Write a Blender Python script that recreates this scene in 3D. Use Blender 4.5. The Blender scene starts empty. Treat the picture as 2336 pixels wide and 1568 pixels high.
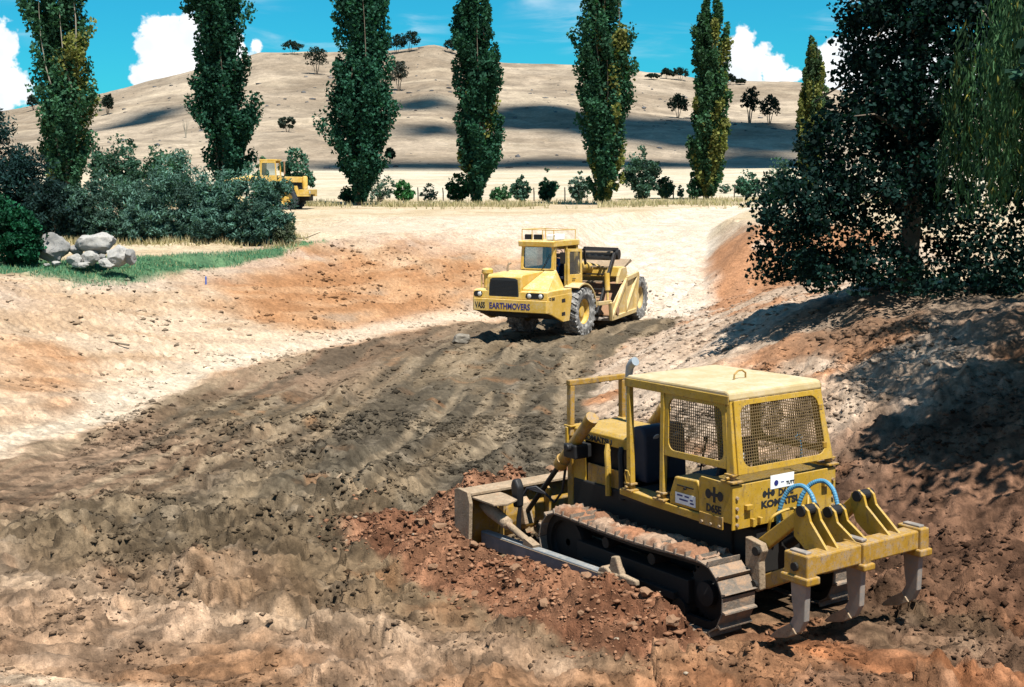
import bpy, bmesh, math, random
import numpy as np
from mathutils import Vector, Matrix

R = math.radians
random.seed(7)
rng = np.random.default_rng(11)
scene = bpy.context.scene
COL = scene.collection

# ------------------------------------------------------------------ camera
CAM_Z = 5.44
cam_data = bpy.data.cameras.new("camera")
cam_data.sensor_width = 36.0
cam_data.lens = 1300.0 / 1024.0 * 36.0
cam_data.clip_start = 0.1
cam_data.clip_end = 6000
cam = bpy.data.objects.new("camera", cam_data)
COL.objects.link(cam)
cam.location = (0, 0, CAM_Z)
cam.rotation_euler = (R(90 - 7.04), 0, 0)
scene.camera = cam

# ------------------------------------------------------------------ light
SUN_EL, SUN_AZ = R(65), R(-62)      # direction towards the sun
sun_vec = Vector((math.cos(SUN_EL) * math.cos(SUN_AZ), math.cos(SUN_EL) * math.sin(SUN_AZ), math.sin(SUN_EL)))
sd = bpy.data.lights.new("sun", 'SUN')
sd.energy = 5.0
sd.angle = R(0.53)
sd.color = (1.0, 0.955, 0.87)
so = bpy.data.objects.new("sun", sd)
COL.objects.link(so)
so.rotation_euler = (-sun_vec).to_track_quat('-Z', 'Y').to_euler()
so.location = (0, 0, 60)

scene.view_settings.view_transform = 'Standard'
scene.view_settings.look = 'None'
scene.view_settings.exposure = 1.0
scene.view_settings.gamma = 1.0
scene.view_settings.use_curve_mapping = False
scene.cycles.max_bounces = 4
scene.cycles.diffuse_bounces = 2
scene.cycles.transparent_max_bounces = 6

# ------------------------------------------------------------------ world: sky with cumulus near the horizon
world = bpy.data.worlds.new("World")
scene.world = world
world.use_nodes = True
nt = world.node_tree
nt.nodes.clear()


class NB:
    """tiny node-graph helper"""
    def __init__(s, nt):
        s.nt = nt

    def n(s, t, **kw):
        nd = s.nt.nodes.new(t)
        for k, v in kw.items():
            setattr(nd, k, v)
        return nd

    def put(s, sock, v):
        if isinstance(v, bpy.types.NodeSocket):
            s.nt.links.new(v, sock)
        else:
            sock.default_value = v

    def math(s, op, a, b=0.0, c=None, clamp=False):
        nd = s.n('ShaderNodeMath', operation=op, use_clamp=clamp)
        s.put(nd.inputs[0], a)
        s.put(nd.inputs[1], b)
        if c is not None:
            s.put(nd.inputs[2], c)
        return nd.outputs[0]

    def mix(s, fac, a, b, blend='MIX'):
        nd = s.n('ShaderNodeMix', data_type='RGBA', blend_type=blend)
        s.put(nd.inputs[0], fac)
        s.put(nd.inputs[6], a)
        s.put(nd.inputs[7], b)
        return nd.outputs[2]

    def noise(s, vec, scale, detail=4.0, rough=0.55, dist=0.0):
        nd = s.n('ShaderNodeTexNoise')
        nd.inputs['Scale'].default_value = scale
        nd.inputs['Detail'].default_value = detail
        nd.inputs['Roughness'].default_value = rough
        nd.inputs['Distortion'].default_value = dist
        if vec is not None:
            s.put(nd.inputs['Vector'], vec)
        return nd.outputs['Fac']

    def smooth(s, v, a, b, lo=0.0, hi=1.0):
        nd = s.n('ShaderNodeMapRange', interpolation_type='SMOOTHSTEP')
        s.put(nd.inputs[0], v)
        nd.inputs[1].default_value = a
        nd.inputs[2].default_value = b
        nd.inputs[3].default_value = lo
        nd.inputs[4].default_value = hi
        return nd.outputs[0]

    def vscale(s, v, sx, sy, sz):
        nd = s.n('ShaderNodeVectorMath', operation='MULTIPLY')
        s.put(nd.inputs[0], v)
        nd.inputs[1].default_value = (sx, sy, sz)
        return nd.outputs[0]


g = NB(nt)
sky = g.n('ShaderNodeTexSky', sky_type='NISHITA')
sky.sun_disc = False
sky.sun_elevation = SUN_EL
sky.sun_rotation = math.atan2(sun_vec.x, sun_vec.y)
sky.air_density = 1.0
sky.dust_density = 0.2
sky.ozone_density = 2.0
tc = g.n('ShaderNodeTexCoord')
gen = tc.outputs['Generated']
sep = g.n('ShaderNodeSeparateXYZ')
nt.links.new(gen, sep.inputs[0])
dx, dy, dz = sep.outputs
# azimuth / elevation like coordinates of the direction (works all round)
az = g.math('ARCTAN2', dx, dy)
hor = g.math('SQRT', g.math('ADD', g.math('MULTIPLY', dx, dx), g.math('MULTIPLY', dy, dy)))
el = g.math('ARCTAN2', dz, hor)
comb = g.n('ShaderNodeCombineXYZ')
nt.links.new(az, comb.inputs[0])
nt.links.new(el, comb.inputs[1])
ae = comb.outputs[0]
# billowy edge distortion
nz = g.noise(ae, 30, 4, 0.6)
# cumulus heaps: (azimuth, elevation, radius) in radians; the row goes on right round the horizon
heaps = []


def heap(X, Y, r):
    heaps.append(((X - 1168) / 2966.0 * 0.975, (417 - Y) / 2966.0 * 0.985, r * 1.12 / 2966.0))


for X, Y, r in [(20, 150, 62), (-25, 105, 45), (55, 205, 45), (25, 220, 50), (-40, 190, 75),
                (392, 100, 52), (362, 120, 36), (418, 150, 50), (375, 165, 42), (345, 182, 26), (445, 92, 42), (505, 120, 60),
                (585, 116, 17), (1702, 88, 28), (1692, 122, 34), (1730, 140, 34), (1762, 162, 30), (1698, 168, 38), (1795, 182, 18),
                (1905, 130, 36), (1946, 105, 28), (1972, 128, 42), (1905, 178, 42), (1985, 190, 62), (2080, 120, 60), (1935, 2, 20),
                (2150, 180, 70)]:
    heap(X, Y, r)
best = None
for (a, e, r) in heaps:
    d = g.n('ShaderNodeVectorMath', operation='DISTANCE')
    nt.links.new(ae, d.inputs[0])
    d.inputs[1].default_value = (a, e, 0)
    f = g.math('MULTIPLY_ADD', d.outputs['Value'], -1.0 / 0.02, r / 0.02)     # >0 inside, unit = 0.02 rad
    best = f if best is None else g.math('MAXIMUM', best, f)
nfine = g.noise(ae, 110, 3, 0.6)
dens = g.math('ADD', best, g.math('ADD', g.math('MULTIPLY_ADD', nz, 1.5, -0.75), g.math('MULTIPLY_ADD', nfine, .7, -.35)))
# outside the built heaps the same kind of cumulus goes on round the horizon
nbig = g.noise(g.vscale(gen, 5, 5, 11), 1.0, 5, 0.55)
row = g.math('MULTIPLY', g.smooth(g.math('ABSOLUTE', az), .42, .50), g.math('MULTIPLY', g.smooth(el, .0, .05), g.smooth(el, .75, .45)))
cum = g.math('MAXIMUM', g.smooth(dens, -0.06, 0.16), g.math('MULTIPLY', g.smooth(nbig, .56, .62), row))
# thin cirrus streaks
nst = g.noise(g.vscale(ae, 9, 60, 1), 1.0, 5, 0.6, 0.6)
npatch = g.noise(ae, 9.0, 2, 0.5)
cirr = g.math('MULTIPLY', g.smooth(nst, 0.46, 0.78, 0, .5), g.smooth(npatch, 0.44, 0.60))
mask_el = g.smooth(el, 0.085, 0.115)
cirr = g.math('MULTIPLY', cirr, mask_el)
cloud_fac = g.math('MAXIMUM', cum, cirr, clamp=True)
tint = g.mix(1.0, sky.outputs[0], (0.11, 0.93, 1.15, 1), 'MULTIPLY')
shade = g.noise(ae, 42, 4, 0.5)
cl_col = g.mix(g.smooth(shade, .35, .7), (9.5, 10.2, 10.8, 1), (13, 13, 13, 1))
final = g.mix(cloud_fac, tint, cl_col)
bg = g.n('ShaderNodeBackground')
nt.links.new(final, bg.inputs['Color'])
bg.inputs['Strength'].default_value = 0.05
wo = g.n('ShaderNodeOutputWorld')
nt.links.new(bg.outputs[0], wo.inputs['Surface'])

# ------------------------------------------------------------------ materials


def new_mat(name):
    m = bpy.data.materials.new(name)
    m.use_nodes = True
    t = m.node_tree
    t.nodes.clear()
    b = NB(t)
    out = b.n('ShaderNodeOutputMaterial')
    return m, b, out


def paint(name, col, dust=(.45, .36, .24), dust_amt=.45, rough=.5, chips=None, scale=3.0, metallic=0.0, bump=.1, updust=.35, stain=None):
    """worn paint or metal: colour + blotches of dried dust + optional chips, slight bump"""
    m, b, out = new_mat(name)
    p = b.n('ShaderNodeBsdfPrincipled')
    tc = b.n('ShaderNodeTexCoord')
    o = tc.outputs['Object']
    n1 = b.noise(o, scale, 6, .65)
    n2 = b.noise(o, scale * 6, 5, .7)
    var = b.mix(b.smooth(n1, .3, .7), (col[0] * .82, col[1] * .80, col[2] * .75, 1), (*col, 1))
    geo = b.n('ShaderNodeNewGeometry')
    sp = b.n('ShaderNodeSeparateXYZ')
    b.put(sp.inputs[0], geo.outputs['Normal'])
    up = b.math('MULTIPLY', b.smooth(sp.outputs[2], .3, .95), updust)
    fac = b.math('ADD', b.math('MULTIPLY', b.smooth(b.math('ADD', b.math('MULTIPLY', n1, .6), b.math('MULTIPLY', n2, .45)), .46, .72), dust_amt), b.math('MULTIPLY', up, b.smooth(n2, .2, .75)), clamp=True)
    c = b.mix(fac, var, (*dust, 1))
    if stain:
        c = b.mix(b.math('MULTIPLY', b.smooth(b.noise(b.vscale(o, 1, 1, .35), scale * 2.3, 5, .7), .52, .72), .75), c, (*stain, 1))
    if chips:
        c = b.mix(b.smooth(b.noise(o, scale * 9, 4, .7), .60, .66), c, (*chips, 1))
    b.put(p.inputs['Base Color'], c)
    b.put(p.inputs['Roughness'], b.math('ADD', rough, b.math('MULTIPLY', fac, .4), clamp=True))
    p.inputs['Metallic'].default_value = metallic
    p.inputs['Specular IOR Level'].default_value = .35
    bp = b.n('ShaderNodeBump')
    bp.inputs['Strength'].default_value = bump
    bp.inputs['Distance'].default_value = .02
    b.put(bp.inputs['Height'], n2)
    b.put(p.inputs['Normal'], bp.outputs[0])
    b.put(out.inputs[0], p.outputs[0])
    return m


def plain(name, col, rough=.6, metallic=0.0, spec=.3):
    m, b, out = new_mat(name)
    p = b.n('ShaderNodeBsdfPrincipled')
    tc = b.n('ShaderNodeTexCoord')
    n1 = b.noise(tc.outputs['Object'], 14, 4, .6)
    b.put(p.inputs['Base Color'], b.mix(n1, (col[0] * .75, col[1] * .75, col[2] * .75, 1), (min(1, col[0] * 1.2), min(1, col[1] * 1.2), min(1, col[2] * 1.2), 1)))
    p.inputs['Roughness'].default_value = rough
    p.inputs['Metallic'].default_value = metallic
    p.inputs['Specular IOR Level'].default_value = spec
    b.put(out.inputs[0], p.outputs[0])
    return m


def leaf_mat(name, transl=.28, rough=.7, gain=1.0):
    m, b, out = new_mat(name)
    at = b.n('ShaderNodeAttribute', attribute_name='Col')
    p = b.n('ShaderNodeBsdfPrincipled')
    b.put(p.inputs['Base Color'], at.outputs['Color'])
    p.inputs['Roughness'].default_value = rough
    p.inputs['Specular IOR Level'].default_value = .08
    tr = b.n('ShaderNodeBsdfTranslucent')
    b.put(tr.inputs['Color'], b.mix(1.0, at.outputs['Color'], (.9, 1.25, .6, 1), 'MULTIPLY'))
    mx = b.n('ShaderNodeMixShader')
    mx.inputs[0].default_value = transl
    b.put(mx.inputs[1], p.outputs[0])
    b.put(mx.inputs[2], tr.outputs[0])
    b.put(out.inputs[0], mx.outputs[0])
    return m


def soil_mat(name, fine=9.0, bump=.8, dist=.06, gain=(.72, 1.22), far=False):
    """colour attribute of the soil/grass zone, broken up by grain; bump for crumbs"""
    m, b, out = new_mat(name)
    at = b.n('ShaderNodeAttribute', attribute_name='Col')
    geo = b.n('ShaderNodeNewGeometry')
    pos = geo.outputs['Position']
    p = b.n('ShaderNodeBsdfPrincipled')
    n1 = b.noise(pos, fine, 5, .72)
    n2 = b.noise(pos, fine * 5, 2, .7)
    n3 = b.noise(pos, fine * .16, 2, .6)
    k = b.smooth(n1, .25, .75, gain[0], gain[1])
    k2 = b.smooth(n2, .25, .75, .84, 1.14)
    k3 = b.smooth(n3, .3, .7, .88, 1.1)
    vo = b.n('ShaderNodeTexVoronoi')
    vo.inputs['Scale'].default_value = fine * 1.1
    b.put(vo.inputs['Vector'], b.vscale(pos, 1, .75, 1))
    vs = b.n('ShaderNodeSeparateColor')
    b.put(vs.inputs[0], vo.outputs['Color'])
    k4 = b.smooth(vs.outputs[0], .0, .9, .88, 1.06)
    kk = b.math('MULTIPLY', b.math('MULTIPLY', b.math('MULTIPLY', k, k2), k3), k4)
    cc = b.n('ShaderNodeCombineXYZ')
    for i in range(3):
        b.put(cc.inputs[i], kk)
    col = b.mix(1.0, at.outputs['Color'], cc.outputs[0], 'MULTIPLY')
    b.put(p.inputs['Base Color'], col)
    p.inputs['Roughness'].default_value = .95
    p.inputs['Specular IOR Level'].default_value = .08
    bp = b.n('ShaderNodeBump')
    bp.inputs['Strength'].default_value = bump
    bp.inputs['Distance'].default_value = dist
    b.put(bp.inputs['Height'], b.math('ADD', b.math('ADD', n1, b.math('MULTIPLY', vo.outputs['Distance'], -.22)), b.math('MULTIPLY', n2, .35)))
    b.put(p.inputs['Normal'], bp.outputs[0])
    b.put(out.inputs[0], p.outputs[0])
    return m


def glass_mat(name, col=(.05, .07, .09), alpha=.45):
    m, b, out = new_mat(name)
    gl = b.n('ShaderNodeBsdfGlossy')
    gl.inputs['Roughness'].default_value = .08
    gl.inputs['Color'].default_value = (.8, .85, .9, 1)
    tr = b.n('ShaderNodeBsdfTransparent')
    tr.inputs['Color'].default_value = (.6, .66, .68, 1)
    fr = b.n('ShaderNodeFresnel')
    fr.inputs[0].default_value = 1.5
    df = b.n('ShaderNodeBsdfDiffuse')
    df.inputs['Color'].default_value = (.30, .31, .30, 1)
    m1 = b.n('ShaderNodeMixShader')
    m1.inputs[0].default_value = .07
    b.put(m1.inputs[1], tr.outputs[0])
    b.put(m1.inputs[2], df.outputs[0])
    m2 = b.n('ShaderNodeMixShader')
    b.put(m2.inputs[0], b.math('ADD', fr.outputs[0], .05, clamp=True))
    b.put(m2.inputs[1], m1.outputs[0])
    b.put(m2.inputs[2], gl.outputs[0])
    b.put(out.inputs[0], m2.outputs[0])
    return m


M = {}
M['yellow'] = paint("dozer_yellow_paint", (.41, .25, .022), dust=(.30, .225, .12), dust_amt=.5, chips=(.10, .07, .045), updust=.6, stain=(.19, .125, .05), scale=4.5)
M['yellow_worn'] = paint("worn_yellow_paint", (.35, .20, .022), dust=(.25, .185, .125), dust_amt=1.2, chips=(.08, .055, .04), scale=7, stain=(.10, .075, .06))
M['roof_yellow'] = paint("pale_roof_paint", (.45, .345, .175), dust=(.42, .35, .25), dust_amt=.8, updust=.5)  # roof yellow, paler than the body paint
M['scraper_yellow'] = paint("scraper_yellow_paint", (.56, .35, .055), dust=(.50, .40, .25), dust_amt=.75, updust=.6, stain=(.37, .26, .10), scale=2.4)
M['scraper_frame'] = paint("dusty_scraper_frame", (.50, .36, .14), dust=(.46, .38, .28), dust_amt=.8, scale=4)
M['mud'] = paint("dried_mud", (.29, .175, .105), dust=(.24, .12, .07), dust_amt=.8, rough=.95, scale=5, bump=.8, updust=.1)
M['steel'] = paint("ground_worn_steel", (.26, .25, .24), dust=(.36, .26, .18), dust_amt=.8, rough=.5, metallic=.3, scale=6, updust=.2)
M['shoe'] = paint("muddy_track_shoe", (.16, .14, .12), dust=(.30, .20, .13), dust_amt=1.3, rough=.7, metallic=.1, scale=4, bump=.7, updust=.4)
M['dusty'] = paint("pale_dusty_steel", (.25, .19, .13), dust=(.35, .26, .175), dust_amt=.9, rough=.9, scale=4, bump=.8, chips=(.14, .10, .07), stain=(.30, .17, .10))
M['bluegrey'] = paint("rubbed_blue_grey_steel", (.14, .17, .20), dust=(.35, .30, .24), dust_amt=.5, rough=.55, scale=3)
M['black'] = plain("black_greasy_metal", (.012, .012, .013), .55)
M['dark'] = plain("dark_greasy_steel", (.014, .013, .012), .7)
M['rubber'] = paint("dusty_rubber", (.10, .10, .10), dust=(.50, .48, .45), dust_amt=1.0, rough=.9, scale=5, updust=.1)
M['rubber_far'] = paint("dark_rubber", (.035, .042, .055), dust=(.12, .12, .12), dust_amt=.5, rough=.9, scale=5, updust=.1)
M['hose_blue'] = plain("blue_hose", (.06, .20, .32), .5)
M['hose_black'] = plain("black_hose", (.015, .015, .018), .45)
M['white_sticker'] = plain("white_sticker", (.72, .74, .74), .6)
M['ink'] = plain("black_lettering", (.015, .017, .02), .6)
M['ink_blue'] = plain("blue_lettering", (.02, .025, .14), .5)
M['seat'] = plain("dark_seat_vinyl", (.022, .028, .045), .6)
M['glass'] = glass_mat("dusty_glass")
M['lamp_glass'] = plain("lamp_glass", (.5, .5, .48), .15, spec=.6)
M['grille'] = plain("grille_black_mesh", (.02, .024, .028), .6)
M['wire'] = plain("tan_wire_mesh", (.13, .088, .038), .75)
M['pipe_grey'] = plain("grey_galvanised_pipe", (.30, .34, .37), .5, .3)
M['bark'] = paint("tree_bark", (.13, .10, .075), dust=(.22, .19, .15), dust_amt=.6, rough=.95, scale=3, bump=.9)
M['bark_pale'] = paint("pale_bark", (.30, .27, .22), dust=(.2, .17, .13), dust_amt=.6, rough=.95, scale=3, bump=.9)
M['leaf'] = leaf_mat("leaves")
M['leaf_dry'] = leaf_mat("dry_grass_blades", .4)
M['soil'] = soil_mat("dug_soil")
M['paddock'] = soil_mat("dry_paddock_grass", fine=1.2, bump=.5, dist=.15, gain=(.84, 1.14))
M['hill'] = soil_mat("dry_hill_grass", fine=.22, bump=.6, dist=.6, gain=(.80, 1.16))
M['clod'] = soil_mat("soil_clods", fine=14, bump=.5, dist=.02)
M['rock'] = paint("granite_boulder", (.27, .265, .26), dust=(.10, .10, .10), dust_amt=1.0, rough=.95, scale=3.0, bump=1.0, updust=.0, stain=(.13, .13, .12))
M['rock_pale'] = paint("pale_granite", (.40, .39, .375), dust=(.15, .145, .14), dust_amt=1.0, rough=.95, scale=4, bump=1.0, updust=.0, stain=(.20, .195, .18))
M['rock_dark'] = paint("dark_clay_lump", (.14, .125, .105), dust=(.24, .21, .17), dust_amt=.7, rough=.95, scale=3, bump=.7)
M['wood_post'] = plain("grey_fence_post", (.07, .06, .05), .9)
M['peg_blue'] = plain("blue_painted_peg", (.02, .10, .42), .6)
M['skin'] = plain("skin", (.42, .24, .16), .6)
M['cloth_blue'] = plain("blue_work_clothes", (.03, .09, .30), .9)

# ------------------------------------------------------------------ mesh helpers


def link(o, parent=None):
    COL.objects.link(o)
    if parent is not None:
        o.parent = parent
    return o


def tag(o, label=None, cat=None, group=None, kind=None):
    if label:
        o['label'] = label
    if cat:
        o['category'] = cat
    if group:
        o['group'] = group
    if kind:
        o['kind'] = kind
    return o


def empty(name, mat):
    o = bpy.data.objects.new(name, None)
    o.empty_display_size = .3
    COL.objects.link(o)
    o.matrix_world = mat
    return o


def frame_from_axis(a):
    a = Vector(a).normalized()
    u = Vector((0, 0, 1)) if abs(a.z) < .95 else Vector((1, 0, 0))
    s = u.cross(a).normalized()
    return a, s, a.cross(s)


class MB:
    def __init__(s):
        s.v = []
        s.f = []

    def add(s, vs, fs):
        b = len(s.v)
        s.v += [tuple(v) for v in vs]
        s.f += [tuple(i + b for i in f) for f in fs]
        return s

    def hexa(s, p):
        return s.add(p, [(0, 3, 2, 1), (4, 5, 6, 7), (0, 1, 5, 4), (1, 2, 6, 5), (2, 3, 7, 6), (3, 0, 4, 7)])

    def box(s, x0, x1, y0, y1, z0, z1):
        return s.hexa([(x0, y0, z0), (x1, y0, z0), (x1, y1, z0), (x0, y1, z0), (x0, y0, z1), (x1, y0, z1), (x1, y1, z1), (x0, y1, z1)])

    def beam(s, p0, p1, w, h, w1=None, h1=None):
        """rectangular bar from p0 to p1, w sideways, h in the other direction"""
        p0, p1 = Vector(p0), Vector(p1)
        a, sd_, up_ = frame_from_axis(p1 - p0)
        w1 = w if w1 is None else w1
        h1 = h if h1 is None else h1
        q = []
        for p, ww, hh in ((p0, w, h), (p1, w1, h1)):
            for i, j in ((-1, -1), (1, -1), (1, 1), (-1, 1)):
                q.append(p + sd_ * (i * ww / 2) + up_ * (j * hh / 2))
        return s.hexa(q)

    def cyl(s, p0, p1, r, r1=None, n=16):
        return s.tube([p0, p1], [r, r if r1 is None else r1], n)

    def tube(s, pts, r, n=8, cap=True):
        pts = [Vector(p) for p in pts]
        rs = r if isinstance(r, (list, tuple)) else [r] * len(pts)
        b = len(s.v)
        prev = None
        for i, p in enumerate(pts):
            t = (pts[min(i + 1, len(pts) - 1)] - pts[max(i - 1, 0)])
            t = t.normalized() if t.length > 1e-9 else Vector((0, 0, 1))
            if prev is None:
                _, sd_, up_ = frame_from_axis(t)
            else:
                sd_ = (prev - t * prev.dot(t)).normalized()
                up_ = t.cross(sd_)
            prev = sd_
            for k in range(n):
                a = 2 * math.pi * k / n
                s.v.append(tuple(p + sd_ * (math.cos(a) * rs[i]) + up_ * (math.sin(a) * rs[i])))
        for i in range(len(pts) - 1):
            for k in range(n):
                k2 = (k + 1) % n
                s.f.append((b + i * n + k, b + i * n + k2, b + (i + 1) * n + k2, b + (i + 1) * n + k))
        if cap:
            s.f.append(tuple(b + k for k in reversed(range(n))))
            e = b + (len(pts) - 1) * n
            s.f.append(tuple(e + k for k in range(n)))
        return s

    def prism(s, poly, axis, lo, hi):
        n = len(poly)

        def mk(a, b_, c):
            return {'x': (c, a, b_), 'y': (a, c, b_), 'z': (a, b_, c)}[axis]
        vs = [mk(a, b_, lo) for a, b_ in poly] + [mk(a, b_, hi) for a, b_ in poly]
        fs = [tuple(range(n)), tuple(reversed(range(n, 2 * n)))]
        fs += [(i, n + i, n + (i + 1) % n, (i + 1) % n) for i in range(n)]
        return s.add(vs, fs)

    def lathe(s, prof, c, axis='y', n=32):
        """prof: list of (radius, offset along axis); closed ring profile"""
        m = len(prof)
        b = len(s.v)
        for k in range(n):
            a = 2 * math.pi * k / n
            ca, sa = math.cos(a), math.sin(a)
            for r, o in prof:
                d = {'y': (r * ca, o, r * sa), 'z': (r * ca, r * sa, o), 'x': (o, r * ca, r * sa)}[axis]
                s.v.append((c[0] + d[0], c[1] + d[1], c[2] + d[2]))
        for k in range(n):
            k2 = (k + 1) % n
            for i in range(m - 1):
                s.f.append((b + k * m + i, b + k * m + i + 1, b + k2 * m + i + 1, b + k2 * m + i))
        return s

    def ringpanel(s, A, B, C, D, mx0, mx1, my0, my1, rad, thick, seg=5):
        """quad A(bottom left) B(bottom right) C(top right) D(top left) with a rounded window; margins in metres"""
        A, B, C, D = [Vector(p) for p in (A, B, C, D)]
        w = ((B - A).length + (C - D).length) / 2
        h = ((D - A).length + (C - B).length) / 2
        nrm = (B - A).cross(D - A).normalized()

        def P(x, y, off):
            u, v = x / w, y / h
            return (A * (1 - u) * (1 - v) + B * u * (1 - v) + C * u * v + D * (1 - u) * v) + nrm * off
        inn, outp = [], []
        x0, x1, y0, y1 = mx0, w - mx1, my0, h - my1
        for (cx, cy, a0, ox, oy) in ((x1 - rad, y0 + rad, -90, w, 0), (x1 - rad, y1 - rad, 0, w, h), (x0 + rad, y1 - rad, 90, 0, h), (x0 + rad, y0 + rad, 180, 0, 0)):
            for k in range(seg + 1):
                a = R(a0 + 90 * k / seg)
                inn.append((cx + rad * math.cos(a), cy + rad * math.sin(a)))
                outp.append((ox, oy))
        n = len(inn)
        vs = [P(x, y, 0) for x, y in inn] + [P(x, y, thick) for x, y in inn] + [P(x, y, 0) for x, y in outp] + [P(x, y, thick) for x, y in outp]
        fs = []
        for i in range(n):
            j = (i + 1) % n
            fs.append((i, j, n + j, n + i))
            if outp[i] == outp[j]:
                fs.append((i, 2 * n + i, j))
                fs.append((n + i, n + j, 3 * n + i))
            else:
                fs.append((i, 2 * n + i, 2 * n + j, j))
                fs.append((n + i, n + j, 3 * n + j, 3 * n + i))
                fs.append((2 * n + i, 3 * n + i, 3 * n + j, 2 * n + j))
        s.add(vs, fs)
        return [P(x, y, thick / 2) for x, y in ((x0, y0), (x1, y0), (x1, y1), (x0, y1))]

    def mesh(s, name, mat, smooth=False):
        me = bpy.data.meshes.new(name)
        me.from_pydata(s.v, [], s.f)
        bm = bmesh.new()
        bm.from_mesh(me)
        bmesh.ops.remove_doubles(bm, verts=bm.verts, dist=1e-6)
        bmesh.ops.recalc_face_normals(bm, faces=bm.faces)
        bm.to_mesh(me)
        bm.free()
        me.materials.append(M[mat] if isinstance(mat, str) else mat)
        if smooth:
            me.polygons.foreach_set('use_smooth', [True] * len(me.polygons))
            try:
                me.set_sharp_from_angle(angle=R(40))
            except Exception:
                pass
        return me

    def build(s, name, mat, parent=None, bevel=0.0, smooth=False, label=None):
        o = bpy.data.objects.new(name, s.mesh(name, mat, smooth))
        link(o, parent)
        if bevel:
            md = o.modifiers.new('bevel', 'BEVEL')
            md.width = bevel
            md.segments = 2
            md.limit_method = 'ANGLE'
            md.angle_limit = R(35)
        if label:
            o['label'] = label
        return o


def text_mesh(txt, size, mat, name, parent, origin, right, up, bold=0.0, xs=1.0, extrude=.003, font_shear=0):
    """flat lettering lying on a surface: origin = lower left corner"""
    cu = bpy.data.curves.new(name, 'FONT')
    cu.body = txt
    cu.size = size
    cu.extrude = extrude
    cu.offset = bold
    cu.resolution_u = 3
    tmp = bpy.data.objects.new("tmp_text", cu)
    COL.objects.link(tmp)
    dg = bpy.context.evaluated_depsgraph_get()
    me = bpy.data.meshes.new_from_object(tmp.evaluated_get(dg))
    bpy.data.objects.remove(tmp)
    r_, u_ = Vector(right).normalized(), Vector(up).normalized()
    n_ = r_.cross(u_)
    o_ = Vector(origin)
    mt = Matrix(((r_.x * xs, u_.x, n_.x, o_.x), (r_.y * xs, u_.y, n_.y, o_.y), (r_.z * xs, u_.z, n_.z, o_.z), (0, 0, 0, 1)))
    me.transform(mt)
    me.materials.clear()
    me.materials.append(M[mat])
    ob = bpy.data.objects.new(name, me)
    link(ob, parent)
    return ob


# ------------------------------------------------------------------ numpy noise


def _h(ix, iy, seed):
    n = (ix.astype(np.int64) * 374761393 + iy.astype(np.int64) * 668265263 + seed * 974711) & 0xFFFFFFFF
    n = ((n ^ (n >> 13)) * 1274126177) & 0xFFFFFFFF
    n = ((n ^ (n >> 16)) * 2246822519) & 0xFFFFFFFF
    return ((n ^ (n >> 15)) & 0xFFFFFF) / float(0xFFFFFF)


def vn(x, y, seed=0):
    x = np.asarray(x, float)
    y = np.asarray(y, float)
    xi, yi = np.floor(x), np.floor(y)
    fx, fy = x - xi, y - yi
    fx = fx * fx * (3 - 2 * fx)
    fy = fy * fy * (3 - 2 * fy)
    xi = xi.astype(np.int64)
    yi = yi.astype(np.int64)
    a, b_ = _h(xi, yi, seed), _h(xi + 1, yi, seed)
    c, d = _h(xi, yi + 1, seed), _h(xi + 1, yi + 1, seed)
    return (a * (1 - fx) + b_ * fx) * (1 - fy) + (c * (1 - fx) + d * fx) * fy


def fbm(x, y, seed=0, octv=4, gain=.5):
    t, a, w = 0, 1.0, 0
    for i in range(octv):
        t = t + a * vn(x, y, seed + i * 17)
        w += a
        a *= gain
        x, y = x * 2.03 + 3.1, y * 2.03 - 1.7
    return t / w


def worley(x, y, seed=0):
    xi, yi = np.floor(x).astype(np.int64), np.floor(y).astype(np.int64)
    best = np.full(np.shape(x), 9.0)
    idv = np.zeros(np.shape(x))
    for dx_ in (-1, 0, 1):
        for dy_ in (-1, 0, 1):
            cx, cy = xi + dx_, yi + dy_
            px = cx + _h(cx, cy, seed)
            py = cy + _h(cx, cy, seed + 5)
            d = (x - px) ** 2 + (y - py) ** 2
            m = d < best
            best = np.where(m, d, best)
            idv = np.where(m, _h(cx, cy, seed + 9), idv)
    return np.sqrt(best), idv


def ss(v, a, b_):
    t = np.clip((v - a) / (b_ - a), 0, 1)
    return t * t * (3 - 2 * t)


def grid_mesh(name, X, Y, Z, C, mat, flip=False):
    """X,Y,Z (n,m) arrays, C (n,m,3) colours"""
    n, m = X.shape
    me = bpy.data.meshes.new(name)
    co = np.stack([X, Y, Z], -1).reshape(-1, 3).astype(np.float32)
    i = np.arange(n * m).reshape(n, m)
    q = np.stack([i[:-1, :-1], i[:-1, 1:], i[1:, 1:], i[1:, :-1]], -1).reshape(-1, 4)
    if flip:
        q = q[:, ::-1]
    return raw_mesh(name, co, q, C.reshape(-1, 3), mat, True)


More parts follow.
